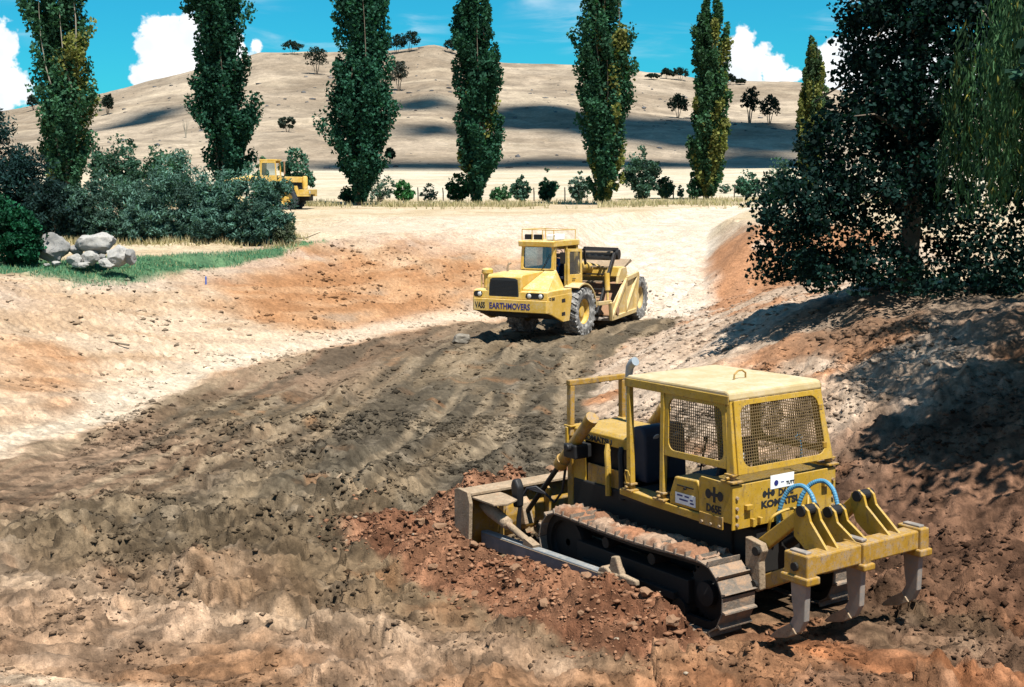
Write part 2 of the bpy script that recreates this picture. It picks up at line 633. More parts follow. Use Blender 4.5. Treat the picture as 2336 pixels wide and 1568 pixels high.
def raw_mesh(name, co, faces, col, mat, smooth=False):
    me = bpy.data.meshes.new(name)
    nv, nf, k = len(co), len(faces), faces.shape[1]
    me.vertices.add(nv)
    me.vertices.foreach_set('co', np.ascontiguousarray(co, dtype=np.float32).ravel())
    me.loops.add(nf * k)
    me.loops.foreach_set('vertex_index', np.ascontiguousarray(faces, dtype=np.int32).ravel())
    me.polygons.add(nf)
    me.polygons.foreach_set('loop_start', np.arange(0, nf * k, k, dtype=np.int32))
    me.polygons.foreach_set('loop_total', np.full(nf, k, dtype=np.int32))
    if smooth:
        me.polygons.foreach_set('use_smooth', np.ones(nf, dtype=bool))
    me.update(calc_edges=True)
    if col is not None:
        at = me.attributes.new('Col', 'FLOAT_COLOR', 'POINT')
        c4 = np.ones((nv, 4), np.float32)
        c4[:, :3] = col
        at.data.foreach_set('color', c4.ravel())
    me.materials.append(M[mat] if isinstance(mat, str) else mat)
    return me

# ------------------------------------------------------------------ terrain
DTH = R(123.68)
DPOS = Vector((2.459, 17.013, 0.044))
DMAT = Matrix.Translation(DPOS) @ Matrix.Rotation(R(-1.02), 4, 'Y') @ Matrix.Rotation(DTH, 4, 'Z')

FLOOR = np.array([(-22, 19.5), (-10, 24.8), (-9, 28.7), (-7.9, 34.8), (-6.9, 39.1), (-5.3, 42.7), (-3.4, 46.5), (-2, 49.4), (1.5, 54), (5, 56.5),
                  (8.2, 56), (7.4, 52.5), (4.5, 45.2), (2.4, 38.1), (1.8, 30.1), (3.4, 24.0), (5.3, 19.3), (6.6, 15.4), (7.2, 12.6), (0, 12.4), (-5, 13.8), (-22, 15.5)], float)
RAMP = [(5.0, 53, 0.0), (6.4, 61, 1.0), (8.2, 72, 2.75), (13.0, 88, 3.45), (25, 102, 3.8), (60, 118, 4.2)]


def seg_dist(x, y, a, b_):
    ax, ay = a[0], a[1]
    vx, vy = b_[0] - ax, b_[1] - ay
    t = np.clip(((x - ax) * vx + (y - ay) * vy) / (vx * vx + vy * vy), 0, 1)
    return np.hypot(x - ax - t * vx, y - ay - t * vy), t


def poly_sd(x, y, P):
    d = np.full(np.shape(x), 1e9)
    ins = np.zeros(np.shape(x), bool)
    n = len(P)
    for i in range(n):
        a, b_ = P[i], P[(i + 1) % n]
        d = np.minimum(d, seg_dist(x, y, a, b_)[0])
        c = ((a[1] > y) != (b_[1] > y)) & (x < (b_[0] - a[0]) * (y - a[1]) / (b_[1] - a[1] + 1e-12) + a[0])
        ins ^= c
    return np.where(ins, -d, d)


def ramp_info(x, y):
    best = np.full(np.shape(x), 1e9)
    zz = np.zeros(np.shape(x))
    for i in range(len(RAMP) - 1):
        d, t = seg_dist(x, y, RAMP[i], RAMP[i + 1])
        z = RAMP[i][2] + t * (RAMP[i + 1][2] - RAMP[i][2])
        m = d < best
        best = np.where(m, d, best)
        zz = np.where(m, z, zz)
    return best, zz


SKY_X = np.array([-900, 0, 60, 260, 450, 600, 750, 900, 1000, 1060, 1150, 1300, 1480, 1600, 1820, 1900, 2336, 3200], float)
SKY_Y = np.array([300, 258, 250, 212, 166, 127, 128, 121, 112, 126, 150, 152, 171, 185, 194, 208, 262, 300], float)


def base_h(x, y):
    """large shape of the land"""
    x = np.asarray(x, float)
    y = np.asarray(y, float)
    P = np.interp(y, [-60, 0, 20, 38, 50, 60, 80, 105, 300, 320], [3.9, 3.8, 3.0, 2.6, 2.75, 3.15, 3.45, 3.62, 8.2, 8.6])
    P = P + .30 * (fbm(x * .05 + 9, y * .05, 3, 3) - .5) * ss(y, 60, 100) + .012 * np.clip(x, 0, 60) * ss(y, 30, 100)
    # hill
    yy = np.maximum(y, 1.0)
    b_ = x / yy
    X = 1168 + b_ * 2966
    e = (417 - np.interp(X, SKY_X, SKY_Y)) / 2966.0
    zr = CAM_Z + e * 650
    t = np.clip((y - 300) / 350.0, 0, None)
    hz = 8.2 + (zr - 8.2) * np.where(t < 1, np.clip(t, 0, 1) ** 1.3, 1 - (t - 1) * .6)
    und = (fbm(x * .012, y * .012, 40, 4) - .5) * 9 * ss(t, .02, .25) * (1 - ss(t, .8, 1.0))
    und = und + (fbm(x * .05, y * .05, 44, 3) - .5) * 2.2 * ss(t, .02, .3)
    P = np.where((y > 300), hz + und, P)
    # the pit
    d = poly_sd(x, y, FLOOR)
    d = d + (fbm(x * .35, y * .35, 21, 3) - .5) * 1.2
    w = np.where(y < 16, 10.5, 8.6) * np.where((x > 2) & (y > 16), .92, 1.0)
    t = np.clip(d / w, 0, 1)
    k = .70 * t + .30 * ss(t, 0, 1)
    z = P * k
    z = np.where(d > w, P, z)
    rd, rz = ramp_info(x, y)
    z = np.where(y > 50, np.minimum(z, rz + np.clip(rd - 2.6, 0, None) * .72), z)
    return z, d, rd


def dozer_xy(x, y):
    rx, ry = x - DPOS.x, y - DPOS.y
    c, s_ = math.cos(DTH), math.sin(DTH)
    return rx * c + ry * s_, -rx * s_ + ry * c


def spoil(x, y):
    """loose earth pushed up by the blade and spilled beside the tracks: height"""
    X, Y = dozer_xy(x, y)
    wob = (fbm(x * .9, y * .9, 60, 3) - .5)
    lump = np.clip(fbm(x * 2.2, y * 2.2, 64, 3) * 1.9 - .35, 0, 1.5)
    c = 2.12 + .40 * wob + .08 * np.clip(X, -3, 4)
    wr = np.exp(-((Y - c) / (.56 + .22 * wob)) ** 2) * ss(X, -2.8, -.8) * (1 - ss(X, 3.6, 5.2)) * .40
    fr = np.exp(-((X - 4.15 - .25 * wob) / .55) ** 2) * (1 - ss(np.abs(Y + .1), 1.3, 2.3)) * .70
    lf = np.exp(-(((X - 4.4) / 1.1) ** 2 + ((Y - 2.1) / .75) ** 2)) * .24
    rt_ = np.exp(-((Y + 2.1 - .3 * wob) / .5) ** 2) * ss(X, -1.5, .5) * (1 - ss(X, 3.0, 4.5)) * .40
    h = np.maximum(np.maximum(wr, fr), np.maximum(lf, rt_))
    return h * (.55 + .6 * lump), h


def rut_coord(x, y):
    """sideways distance from the haul line that curves through the floor"""
    cx = np.interp(y, [8, 14, 20, 27, 34, 42, 50, 56], [-9.5, -6.2, -3.6, -2.0, -1.2, -.3, 1.8, 4.5])
    return x - cx


def ground(x, y, detail=True):
    z, d, rd = base_h(x, y)
    r = np.hypot(x, y)
    fade = 1 - ss(r, 95, 118)
    onfloor = 1 - ss(d + .5 * (fbm(x * 1.4, y * 1.4, 24, 3) - .5), -.16, .20)
    near = 1 - ss(r, 30, 70)
    s = rut_coord(x, y)
    sp, spm = spoil(x, y)
    # rough breaking: plates, clods and crumbs
    wx, wy = x + .35 * fbm(x * 1.1, y * 1.1, 70, 2), y + .35 * fbm(x * 1.1 + 5, y * 1.1, 71, 2)
    rough = fbm(x * .22, y * .22, 74, 3)
    w1, id1 = worley(wx * 1.5, wy * 1.5, 80)
    w2, id2 = worley(wx * 4.2, wy * 4.2, 83)
    chunk = (np.clip(.62 - w1, 0, 1) * (id1 > .62) * .16 + np.clip(.6 - w2, 0, 1) * (id2 > .5) * .085)
    gate = ss(rough, .42, .62)
    plate = np.where(id1 > .35, (id1 - .35) * .13, 0) * ss(rough, .38, .60) + (id2 - .5) * .05 * ss(fbm(x * .5, y * .5, 72, 2), .40, .60)
    w4, id4 = worley(x * 8.5, y * 8.5, 86)
    chunk = chunk + np.clip(.55 - w4, 0, 1) * (id4 > .55) * .09 * (1 - ss(np.hypot(x, y), 24, 34)) + plate * (.8 + .6 * (1 - ss(np.hypot(x, y), 20, 30)))
    crumbs = (fbm(x * 6, y * 6, 77, 3) - .5) * (.065 + .05 * (1 - ss(np.hypot(x, y), 20, 28)))
    micro = (fbm(x * .7, y * .7, 78, 4) - .5) * .20
    ruts = np.zeros(np.shape(x))
    for c0, wd, dp in ((-4.2, .35, .12), (-2.5, .28, .14), (-1.35, .22, .10), (-.2, .25, .13), (.75, .25, .11), (1.75, .28, .14), (2.6, .25, .10)):
        wob = (fbm(y * .25, x * 0 + c0, 90, 2) - .5) * .7
        amp = ss(fbm(y * .45 + c0, x * 0, 91, 2), .35, .6)
        q = (s - c0 - wob) / wd
        ruts += amp * dp * (-np.exp(-q * q) + .55 * np.exp(-((np.abs(q) - 1.8) / .6) ** 2))
    # cleat bars pressed across the ruts
    cle = np.sin(y * 2 * math.pi / .32 + x * 2.1 + 3 * fbm(x * .8, y * .8, 93, 2)) * .040 * ss(fbm(x * .35, y * .35, 94, 2), .42, .60)
    # scrape ridges on the batters, running along the slope
    bank = ss(d, .2, 1.6) * (1 - ss(d, 8, 12)) * (y > 17)
    ang = x * .55 + y * .84
    an2 = -x * .84 + y * .55
    scr = (fbm(ang * .35, an2 * 2.3, 96, 4) - .5) * .32 + np.sin(ang * 2 * math.pi / .42 + 3 * fbm(x * .5, y * .5, 100, 2)) * .045 * ss(fbm(ang * .12, an2 * .55, 95, 2), .50, .62) + np.sin(an2 * 3.0 + 5 * fbm(x * .25, y * .25, 97, 2)) * .025
    lip = np.exp(-((d + .1) / .45) ** 2) * .20 * (y > 22) * (y < 50) * (.3 + fbm(x * 1.2, y * 1.2, 98, 3)) * (x < 0)
    churn = ss(x, 3.2, 4.8) * (1 - ss(y, 24, 32)) * (y > 10)
    z2 = z + fade * ((micro + ruts + cle) * onfloor + chunk * (.25 + 1.1 * gate) * (.35 + .65 * np.maximum(onfloor, 1 - bank)) * (1 - ss(r, 60, 100))
                     + crumbs * (1 - ss(r, 40, 80)) + scr * bank + lip + churn * ((fbm(x * 2.2, y * 2.2, 99, 4) - .45) * .34 + np.clip(.6 - w2, 0, 1) * .12))
    # the ground under the tracks is pressed flat
    X, Y = dozer_xy(x, y)
    under = (1 - ss(np.abs(X) - 1.6, 0, .5)) * (1 - ss(np.abs(Y) - 1.25, 0, .18))
    z2 = z2 + sp * (1 - under)
    lev = .035 - (x - DPOS.x) * -.0178
    z2 = z2 * (1 - under) + lev * under
    z2 = np.where((np.abs(X + 2.6) < 1.2) & (np.abs(Y) < 1.3), np.minimum(z2, lev + .02 + .3 * (z2 - lev)), z2)
    z2 = z2 + spm * (np.clip(.6 - w2, 0, 1) * .18 + np.clip(.62 - w1, 0, 1) * .12) * (1 - under)
    if not detail:
        return z2
    return z2, dict(d=d, rd=rd, onfloor=onfloor, s=s, spm=spm, bank=bank, r=r, w1=w1, id1=id1, w2=w2, id2=id2, rough=rough, ruts=ruts, churn=churn, ang=ang, an2=an2, under=under)


def C3(*c):
    return np.array(c, float)


def lerp3(a, b_, t):
    return a + (b_ - a) * t[..., None]


def ground_col(x, y, q):
    """earth colours of the zones (albedo)"""
    d, r = q['d'], q['r']
    n1 = fbm(x * .16, y * .16, 101, 4)
    n2 = fbm(x * .5 + 7, y * .5, 105, 4)
    n3 = fbm(x * 1.7, y * 1.7, 109, 4)
    st = fbm(q['ang'] * .25, q['an2'] * 1.6, 113, 4)
    sh = np.shape(x)
    full = np.ones(sh)
    # floor of the pit: damp grey clay in the middle, browner towards the near left
    cl = lerp3(C3(.185, .145, .095), C3(.285, .225, .150), ss(n2, .35, .65))
    cl = lerp3(cl, C3(.120, .105, .078), ss(q['s'], -4.6, -2.4) * (1 - ss(q['s'], 2.8, 4.5)) * ss(fbm(q['s'] * 1.3, y * .16, 117, 3), .40, .62) * ss(y, 17, 24) * .9)
    cl = lerp3(cl, C3(.34, .29, .22), ss(n3, .60, .78) * .6)
    cl = lerp3(cl, C3(.36, .19, .09), ss(fbm(x * 1.1, y * 1.1, 121, 3), .68, .80) * .5)
    brown = lerp3(C3(.185, .122, .080), C3(.29, .205, .140), ss(n2, .3, .7))
    cl = cl * .86
    wl = ss(-q['s'], 1.0, 5.5) * ss(n1 + .2, .4, .7)
    cl = lerp3(cl, brown, np.clip(wl, 0, 1))
    pale_n = lerp3(C3(.40, .295, .21), C3(.56, .44, .335), ss(n3, .4, .7))
    low = (1 - ss(y + .40 * x + 3.0 * (n2 - .5), 12.2, 16.8))
    cl = lerp3(cl, lerp3(pale_n, C3(.30, .205, .14), ss(n2, .42, .62) * .85), low * .92)
    cl = lerp3(cl, C3(.42, .235, .12), low * ss(fbm(x * .6 + 3, y * .9, 123, 4) + .10 * ss(x, -4, 2), .52, .70) * .6)
    tr_ = fbm(q['s'] * 2.6, y * .10, 119, 3)
    cl = lerp3(cl, C3(.36, .29, .20), ss(tr_, .56, .72) * .55 * ss(y, 18, 24))
    cl = lerp3(cl, C3(.10, .085, .062), ss(-tr_, -.44, -.30) * .7 * ss(y, 18, 24))
    strip = np.exp(-((y + .47 * x - 14.2 - .6 * (n2 - .5)) / .27) ** 2) * (1 - ss(x, -2.5, 0.5))
    cl = lerp3(cl, C3(.66, .54, .41), np.clip(strip, 0, 1) * .5)
    # left batter: pale with orange subsoil
    bk = lerp3(C3(.49, .355, .235), C3(.61, .49, .365), ss(st, .35, .62))
    org = lerp3(C3(.40, .195, .085), C3(.52, .30, .155), ss(st, .35, .65))
    orange = ss(n1 * .55 + n2 * .35 + .32 * np.exp(-((x + 2.5) / 6.0) ** 2) * ss(y, 38, 46) + .06 * np.exp(-((x + 8) / 4) ** 2), .45, .66)
    bk = lerp3(bk, org, orange * .85)
    bk = lerp3(bk, C3(.34, .28, .22), ss(st, .55, .74) * ss(n2, .4, .65) * .65)
    bk = lerp3(bk, C3(.70, .62, .50), np.exp(-((d - .8) / .7) ** 2) * (x < 0) * .8)
    topd = ss(d, 5.2, 7.6) * (x < 4) * (y > 22)
    bk = lerp3(bk, C3(.56, .47, .39), topd * .7 * ss(n2, .3, .6))
    # right batter
    rb = lerp3(C3(.48, .365, .27), C3(.60, .49, .385), ss(st, .35, .62))
    rb = lerp3(rb, C3(.44, .22, .11), ss(n2 + .40 * np.exp(-((y - 58) / 7.5) ** 2) + .10 * np.exp(-((y - 28) / 4) ** 2), .56, .74) * .9)
    rb = lerp3(rb, lerp3(C3(.15, .088, .058), C3(.26, .155, .10), ss(n3, .35, .65)), np.maximum(q['churn'] * (1 - ss(y + 3 * (n2 - .5), 20.5, 24.5)), ss(x, 8, 10) * (1 - ss(y, 26, 30)) * .6) * .92)
    bk = np.where((x > 1.2)[..., None], rb, bk)
    col = lerp3(bk, cl, q['onfloor'])
    # bottom right corner: red brown
    br = ss(x - .2 * (y - 13), .2, 3.5) * (1 - ss(y, 14.8, 17.0)) * ss(n1 * .3 + n2 * .7, .3, .5)
    col = lerp3(col, lerp3(C3(.24, .155, .11), C3(.42, .225, .125), ss(n2, .42, .62)), br * .85)
    col = lerp3(col, C3(.50, .22, .10), br * ss(fbm(q['an2'] * .5, q['ang'] * 1.4, 131, 3), .54, .66) * .6)
    chm = np.clip(ss(x - .1 * (y - 14), 3.0, 4.6) * (1 - ss(y + 3 * (n2 - .5), 21.0, 25.0)) * ss(y + 2 * (n2 - .5), 14.4, 16.2), 0, 1)
    col = lerp3(col, lerp3(C3(.125, .074, .050), C3(.25, .150, .10), ss(n3 * .6 + n2 * .4, .35, .65)), chm * .9)
    col = lerp3(col, lerp3(C3(.22, .112, .068), C3(.36, .20, .125), ss(n3, .35, .65)), ss(q['spm'], .04, .12))
    # clods are individually tinted
    tint = .78 + .5 * q['id2']
    col = col * np.where((q['w2'] < .45) & (q['id2'] > .5) & (q['r'] < 45), tint, 1.0)[..., None]
    # undisturbed plain: dry grass, pale road, a strip of green round the rocks
    pl = lerp3(C3(.56, .46, .31), C3(.66, .57, .42), ss(n2, .3, .7))
    pl = lerp3(pl, C3(.52, .40, .25), ss(n3, .55, .75) * .4)
    plain_m = ss(d, 8.0, 10.0) * (y > 20) * (1 - (x > 7) * (1 - ss(y + 2 * (n2 - .5) * 4, 64, 72)) * (1 - ss(x, 14, 20)) * ss(y, 40, 46))
    col = lerp3(col, pl, plain_m)
    road = (1 - ss(q['rd'] + 1.4 * (n2 - .5), 2.2, 3.6)) * (y > 52)
    apron = (1 - ss(np.abs(y - 70 - .25 * x) + 4 * (n2 - .5), 6, 12)) * ss(x, -14, -4) * (1 - ss(x - .135 * y, -.5, 1.2))
    col = lerp3(col, lerp3(C3(.66, .56, .45), C3(.74, .68, .58), ss(n3, .3, .7)), np.maximum(road, apron * .75) * (y > 52))
    gx = np.interp(x, [-24, -16, -12, -9, -7.5], [0, 0, 0, 0, 0])
    yc = np.interp(x, [-26, -16.4, -12.8, -10, -7], [39.5, 42.6, 45.2, 51.5, 57])
    gw = np.interp(x, [-26, -17, -13, -10.5, -8.6, -7.4], [1.9, 2.2, 3.0, 1.6, .2, .0])
    green = (1 - ss(np.abs(y - yc) + 1.2 * (n2 - .5) + .9 * (n3 - .5), gw * .6, gw * 1.25)) * (x < -7.2)
    col = lerp3(col, lerp3(C3(.06, .17, .085), C3(.12, .26, .13), ss(n3, .3, .7)), green * .95)
    col = col * np.array([.65, .615, .59])
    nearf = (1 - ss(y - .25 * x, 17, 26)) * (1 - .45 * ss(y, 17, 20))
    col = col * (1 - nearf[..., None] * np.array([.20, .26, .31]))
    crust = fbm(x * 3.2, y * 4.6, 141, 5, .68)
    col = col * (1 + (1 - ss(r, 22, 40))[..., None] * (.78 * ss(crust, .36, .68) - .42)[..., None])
    # leaf litter and tree shade darkened into the soil under the right hand trees
    litter_shade = (1 - ss(np.hypot(x - 11, y - 31.5), 3.4, 5.8))
    col = lerp3(col, C3(.12, .085, .06), litter_shade * .7)
    return col


def polar_sheet(name, r0, r1, nr, a0, a1, na, mat, detail):
    r = np.exp(np.linspace(math.log(r0), math.log(r1), nr))
    a = np.radians(np.linspace(a0, a1, na))
    RR, AA = np.meshgrid(r, a, indexing='ij')
    x, y = RR * np.sin(AA), RR * np.cos(AA)
    if detail:
        z, q = ground(x, y)
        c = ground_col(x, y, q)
    else:
        z, d, rd = base_h(x, y)
        n = fbm(x * .02, y * .02, 151, 5)
        n2 = fbm(x * .10, y * .10, 152, 4)
        n3 = fbm(x * .012, y * .045, 155, 4)
        pad = lerp3(C3(.56, .47, .33), C3(.64, .56, .43), ss(n2, .3, .7))
        hil = lerp3(C3(.29, .225, .16), C3(.42, .34, .255), ss(n * .6 + n3 * .4, .35, .65))
        hil = lerp3(hil, C3(.34, .26, .18), ss(n2, .50, .70) * .7)
        hil = lerp3(hil, C3(.62, .52, .40), ss(fbm(x * .03, y * .06, 158, 3), .6, .75) * .5)
        c = lerp3(pad, hil, ss(y + 14 * (n2 - .5), 296, 312)) * .64
        z = z - .02
    return x, y, z, c


def add_structure(name, parts, mat):
    co, fc, cl, b_ = [], [], [], 0
    for x, y, z, c in parts:
        n, m = x.shape
        i = np.arange(n * m).reshape(n, m) + b_
        fc.append(np.stack([i[:-1, :-1], i[:-1, 1:], i[1:, 1:], i[1:, :-1]], -1).reshape(-1, 4)[:, ::-1])
        co.append(np.stack([x, y, z], -1).reshape(-1, 3))
        cl.append(c.reshape(-1, 3))
        b_ += n * m
    me = raw_mesh(name, np.concatenate(co), np.concatenate(fc), np.concatenate(cl), mat, True)
    o = bpy.data.objects.new(name, me)
    link(o)
    o['kind'] = 'structure'
    return o


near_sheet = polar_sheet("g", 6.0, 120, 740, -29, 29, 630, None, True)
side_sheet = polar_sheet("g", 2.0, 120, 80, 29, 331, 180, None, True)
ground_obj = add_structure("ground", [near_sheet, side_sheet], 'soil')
paddock_obj = add_structure("paddock", [polar_sheet("p", 118, 420, 90, -60, 60, 240, None, False), polar_sheet("p", 118, 2500, 20, 60, 300, 90, None, False)], 'paddock')
# the paddock sheet ends under the hill sheet


def rect_sheet(y0, y1, ny, b0, b1, nb):
    yy, bb = np.meshgrid(np.linspace(y0, y1, ny), np.linspace(b0, b1, nb), indexing='ij')
    x, y = yy * bb, yy
    z, d, rd = base_h(x, y)
    n = fbm(x * .02, y * .02, 151, 5)
    n2 = fbm(x * .10, y * .10, 152, 4)
    n3 = fbm(x * .012, y * .045, 155, 4)
    hil = lerp3(C3(.29, .225, .16), C3(.42, .34, .255), ss(n * .6 + n3 * .4, .35, .65))
    hil = lerp3(hil, C3(.24, .19, .14), ss(n2, .50, .70) * .7)
    hil = lerp3(hil, C3(.54, .44, .32), ss(fbm(x * .03, y * .06, 158, 3), .6, .75) * .5)
    hil = lerp3(C3(.60, .51, .38) + 0 * hil, hil, ss(y + 14 * (n2 - .5), 300, 312)) * .66
    return x, y, z, hil


hill_obj = add_structure("hill", [rect_sheet(303, 1000, 200, -.75, .75, 320)], 'hill')


def H0(x, y):
    """ground height at one spot (with relief, near) or a coarse height (far)"""
    xa, ya = np.array([float(x)]), np.array([float(y)])
    if math.hypot(x, y) < 118:
        return float(ground(xa, ya, False)[0])
    return float(base_h(xa, ya)[0][0])


def spot(X, Y, far=900.0, near=10.0):
    """where the line of sight through display point (X,Y of the 2336 wide photo) meets the land"""
    P_ = R(-7.04)
    px, py = X * 1024 / 2336, Y * 687 / 1568
    fw_ = Vector((0, math.cos(P_), math.sin(P_)))
    up_ = Vector((1, 0, 0)).cross(fw_)
    d = fw_ + Vector((1, 0, 0)) * ((px - 512) / 1300) - up_ * ((py - 343.5) / 1300)
    ys = np.exp(np.linspace(math.log(near), math.log(far), 3000))
    xs = d.x / d.y * ys
    zs = CAM_Z + d.z / d.y * ys
    hz = base_h(xs, ys)[0]
    i = np.argmax(zs < hz)
    if not (zs < hz).any():
        i = len(ys) - 1
    return Vector((xs[i], ys[i], hz[i]))

# ------------------------------------------------------------------ the bulldozer (X forward, Y to its left, Z up)
dz_root = empty("bulldozer", DMAT)
tag(dz_root, "yellow bulldozer with canopy cab and rear ripper, pushing red earth in the foreground", "bulldozer")
YO, YI = 1.2, .68


def track_path():
    """closed loop of (x, z, angle) for the outer face of the plates"""
    rc, ri = (-1.40, .455), (1.49, .445)
    rr, r2 = .43, .42
    pts = []
    n = 60
    for k in range(n + 1):                                   # top run, rear to front, slight sag
        t = k / n
        x = rc[0] + (ri[0] - rc[0]) * t
        pts.append((x, rc[1] + rr - .035 * math.sin(math.pi * t) ** 2 + (ri[1] + r2 - rc[1] - rr) * t))
    for k in range(1, 24):
        a = R(90 - 180 * k / 24)
        pts.append((ri[0] + r2 * math.cos(a), ri[1] + r2 * math.sin(a)))
    for k in range(n + 1):
        t = k / n
        pts.append((ri[0] + (rc[0] - ri[0]) * t, ri[1] - r2 + (rc[1] - rr - ri[1] + r2) * t))
    for k in range(1, 24):
        a = R(270 - 180 * k / 24)
        pts.append((rc[0] + rr * math.cos(a), rc[1] + rr * math.sin(a)))
    return pts


TP = track_path()


def shoe_mesh(seed):
    r_ = random.Random(seed)
    mb = MB()
    L, W = .188, YO - YI
    mb.box(-L / 2, L / 2, -W / 2, W / 2, 0, .018)
    mb.hexa([(-L / 2, -W / 2, .018), (-L / 2 + .032, -W / 2, .018), (-L / 2 + .032, W / 2, .018), (-L / 2, W / 2, .018),
             (-L / 2 + .004, -W / 2, .072), (-L / 2 + .022, -W / 2, .068), (-L / 2 + .022, W / 2, .070), (-L / 2 + .004, W / 2, .074)])
    return mb.mesh("track_shoe", 'shoe')


shoe_me = [shoe_mesh(i) for i in range(2)]
cum_l = [0.0]
for i in range(len(TP)):
    a, b_ = TP[i], TP[(i + 1) % len(TP)]
    cum_l.append(cum_l[-1] + math.hypot(b_[0] - a[0], b_[1] - a[1]))
PER = cum_l[-1]
for side in (1, -1):
    yc = side * (YO + YI) / 2
    mb = MB()                                                # chain of links inside the plates
    for yy in (yc - .11, yc + .11):
        loop = [(x, z) for x, z in TP]
        n = len(loop)
        inner = []
        for i in range(n):
            x0, z0 = loop[i - 1]
            x1, z1 = loop[(i + 1) % n]
            tx, tz = x1 - x0, z1 - z0
            l_ = math.hypot(tx, tz)
            inner.append((loop[i][0] - (-tz) / l_ * .10, loop[i][1] - tx / l_ * .10))
        for i in range(n):
            j = (i + 1) % n
            mb.hexa([(loop[i][0], yy - .03, loop[i][1]), (loop[j][0], yy - .03, loop[j][1]), (loop[j][0], yy + .03, loop[j][1]), (loop[i][0], yy + .03, loop[i][1]),
                     (inner[i][0], yy - .03, inner[i][1]), (inner[j][0], yy - .03, inner[j][1]), (inner[j][0], yy + .03, inner[j][1]), (inner[i][0], yy + .03, inner[i][1])])
    track = mb.build("track", 'dark', dz_root)
    nsh = 43
    for k in range(nsh):
        sdist = (k + .5) / nsh * PER
        i = max(j for j in range(len(TP)) if cum_l[j] <= sdist)
        a, b_ = TP[i], TP[(i + 1) % len(TP)]
        t = (sdist - cum_l[i]) / max(1e-9, cum_l[i + 1] - cum_l[i])
        x, z = a[0] + (b_[0] - a[0]) * t, a[1] + (b_[1] - a[1]) * t
        ang = math.atan2(b_[1] - a[1], b_[0] - a[0])
        o = bpy.data.objects.new("track_shoe", shoe_me[k % 2])
        link(o, track)
        o.matrix_local = Matrix.Translation((x, yc + random.uniform(-.004, .004), z)) @ Matrix.Rotation(-ang, 4, 'Y')
    mb = MB()                                                # packed mud between the grousers of the top run
    nx, ny = 90, 12
    rr_ = random.Random(3 + side)
    for a in range(nx):
        for c in range(ny):
            pass
    gx, gy = np.meshgrid(np.linspace(-1.45, 1.6, 150), np.linspace(yc - .255, yc + .255, 26), indexing='ij')
    base = np.interp(gx, [p[0] for p in TP[:61]], [p[1] for p in TP[:61]])
    gz = base + .020 + .068 * ss(fbm(gx * 4.5, gy * 6 + side * 7, 200, 4, .62), .36, .60) + .065 * (fbm(gx * 16, gy * 16, 204, 3) - .45)
    edge = np.minimum(ss(np.abs(gy - yc), .265, .20), 1)
    gz = base + (gz - base) * edge - .02 * (1 - edge)
    colr = lerp3(C3(.20, .105, .062), C3(.27, .185, .13), ss(fbm(gx * 4, gy * 4, 208, 3), .45, .6))
    colr = lerp3(colr, C3(.26, .12, .065), ss(fbm(gx * 2, gy * 1.5, 209, 2), .4, .6) * .7)
    o = bpy.data.objects.new("packed_mud", grid_mesh("packed_mud", gx, gy, gz, colr, 'clod'))
    link(o, track)
    # running gear
    mb = MB()
    mb.beam((-1.1, yc, .40), (1.2, yc, .40), .26, .30)
    mb.box(-.9, 1.0, yc - .20, yc + .20, .26, .36)
    mb.build("track_frame", 'dark', dz_root, bevel=.01)
    mb = MB()
    prof = [(.05, -.07), (.30, -.06), (.31, -.09), (.36, -.09), (.37, -.05), (.37, .05), (.36, .09), (.31, .09), (.30, .06), (.05, .07)]
    mb.lathe(prof, (1.49, yc, .445), 'y', 30)
    mb.build("idler_wheel", 'dark', dz_root)
    mb = MB()
    mb.lathe([(.04, -.06), (.33, -.035), (.34, .035), (.04, .06)], (-1.40, yc, .455), 'y', 30)
    for k in range(25):
        a = 2 * math.pi * k / 25
        mb.beam((-1.40 + .32 * math.cos(a), yc, .455 + .32 * math.sin(a)), (-1.40 + .385 * math.cos(a), yc, .455 + .385 * math.sin(a)), .07, .05, .05, .025)
    mb.lathe([(.0, .0), (.16, .0), (.15, side * .10), (.0, side * .12)], (-1.40, yc + side * .03, .455), 'y', 20)
    mb.build("sprocket", 'dark', dz_root)
    for k in range(6):
        mb = MB()
        mb.lathe([(.03, -.16), (.13, -.16), (.13, -.09), (.10, -.08), (.10, .08), (.13, .09), (.13, .16), (.03, .16)], (-.95 + k * .40, yc, .165), 'y', 16)
        mb.build("track_roller", 'dark', dz_root)
    for xx in (-.4, .55):
        mb = MB()
        mb.cyl((xx, yc - .14, .66), (xx, yc + .14, .66), .075, n=14)
        mb.build("carrier_roller", 'dark', dz_root)

# hull
mb = MB()
mb.box(-1.25, 2.05, -.50, .50, .42, 1.20)
mb.box(-1.62, -1.2, -.46, .46, .62, 1.20)
mb.build("hull", 'dark', dz_root, bevel=.02)
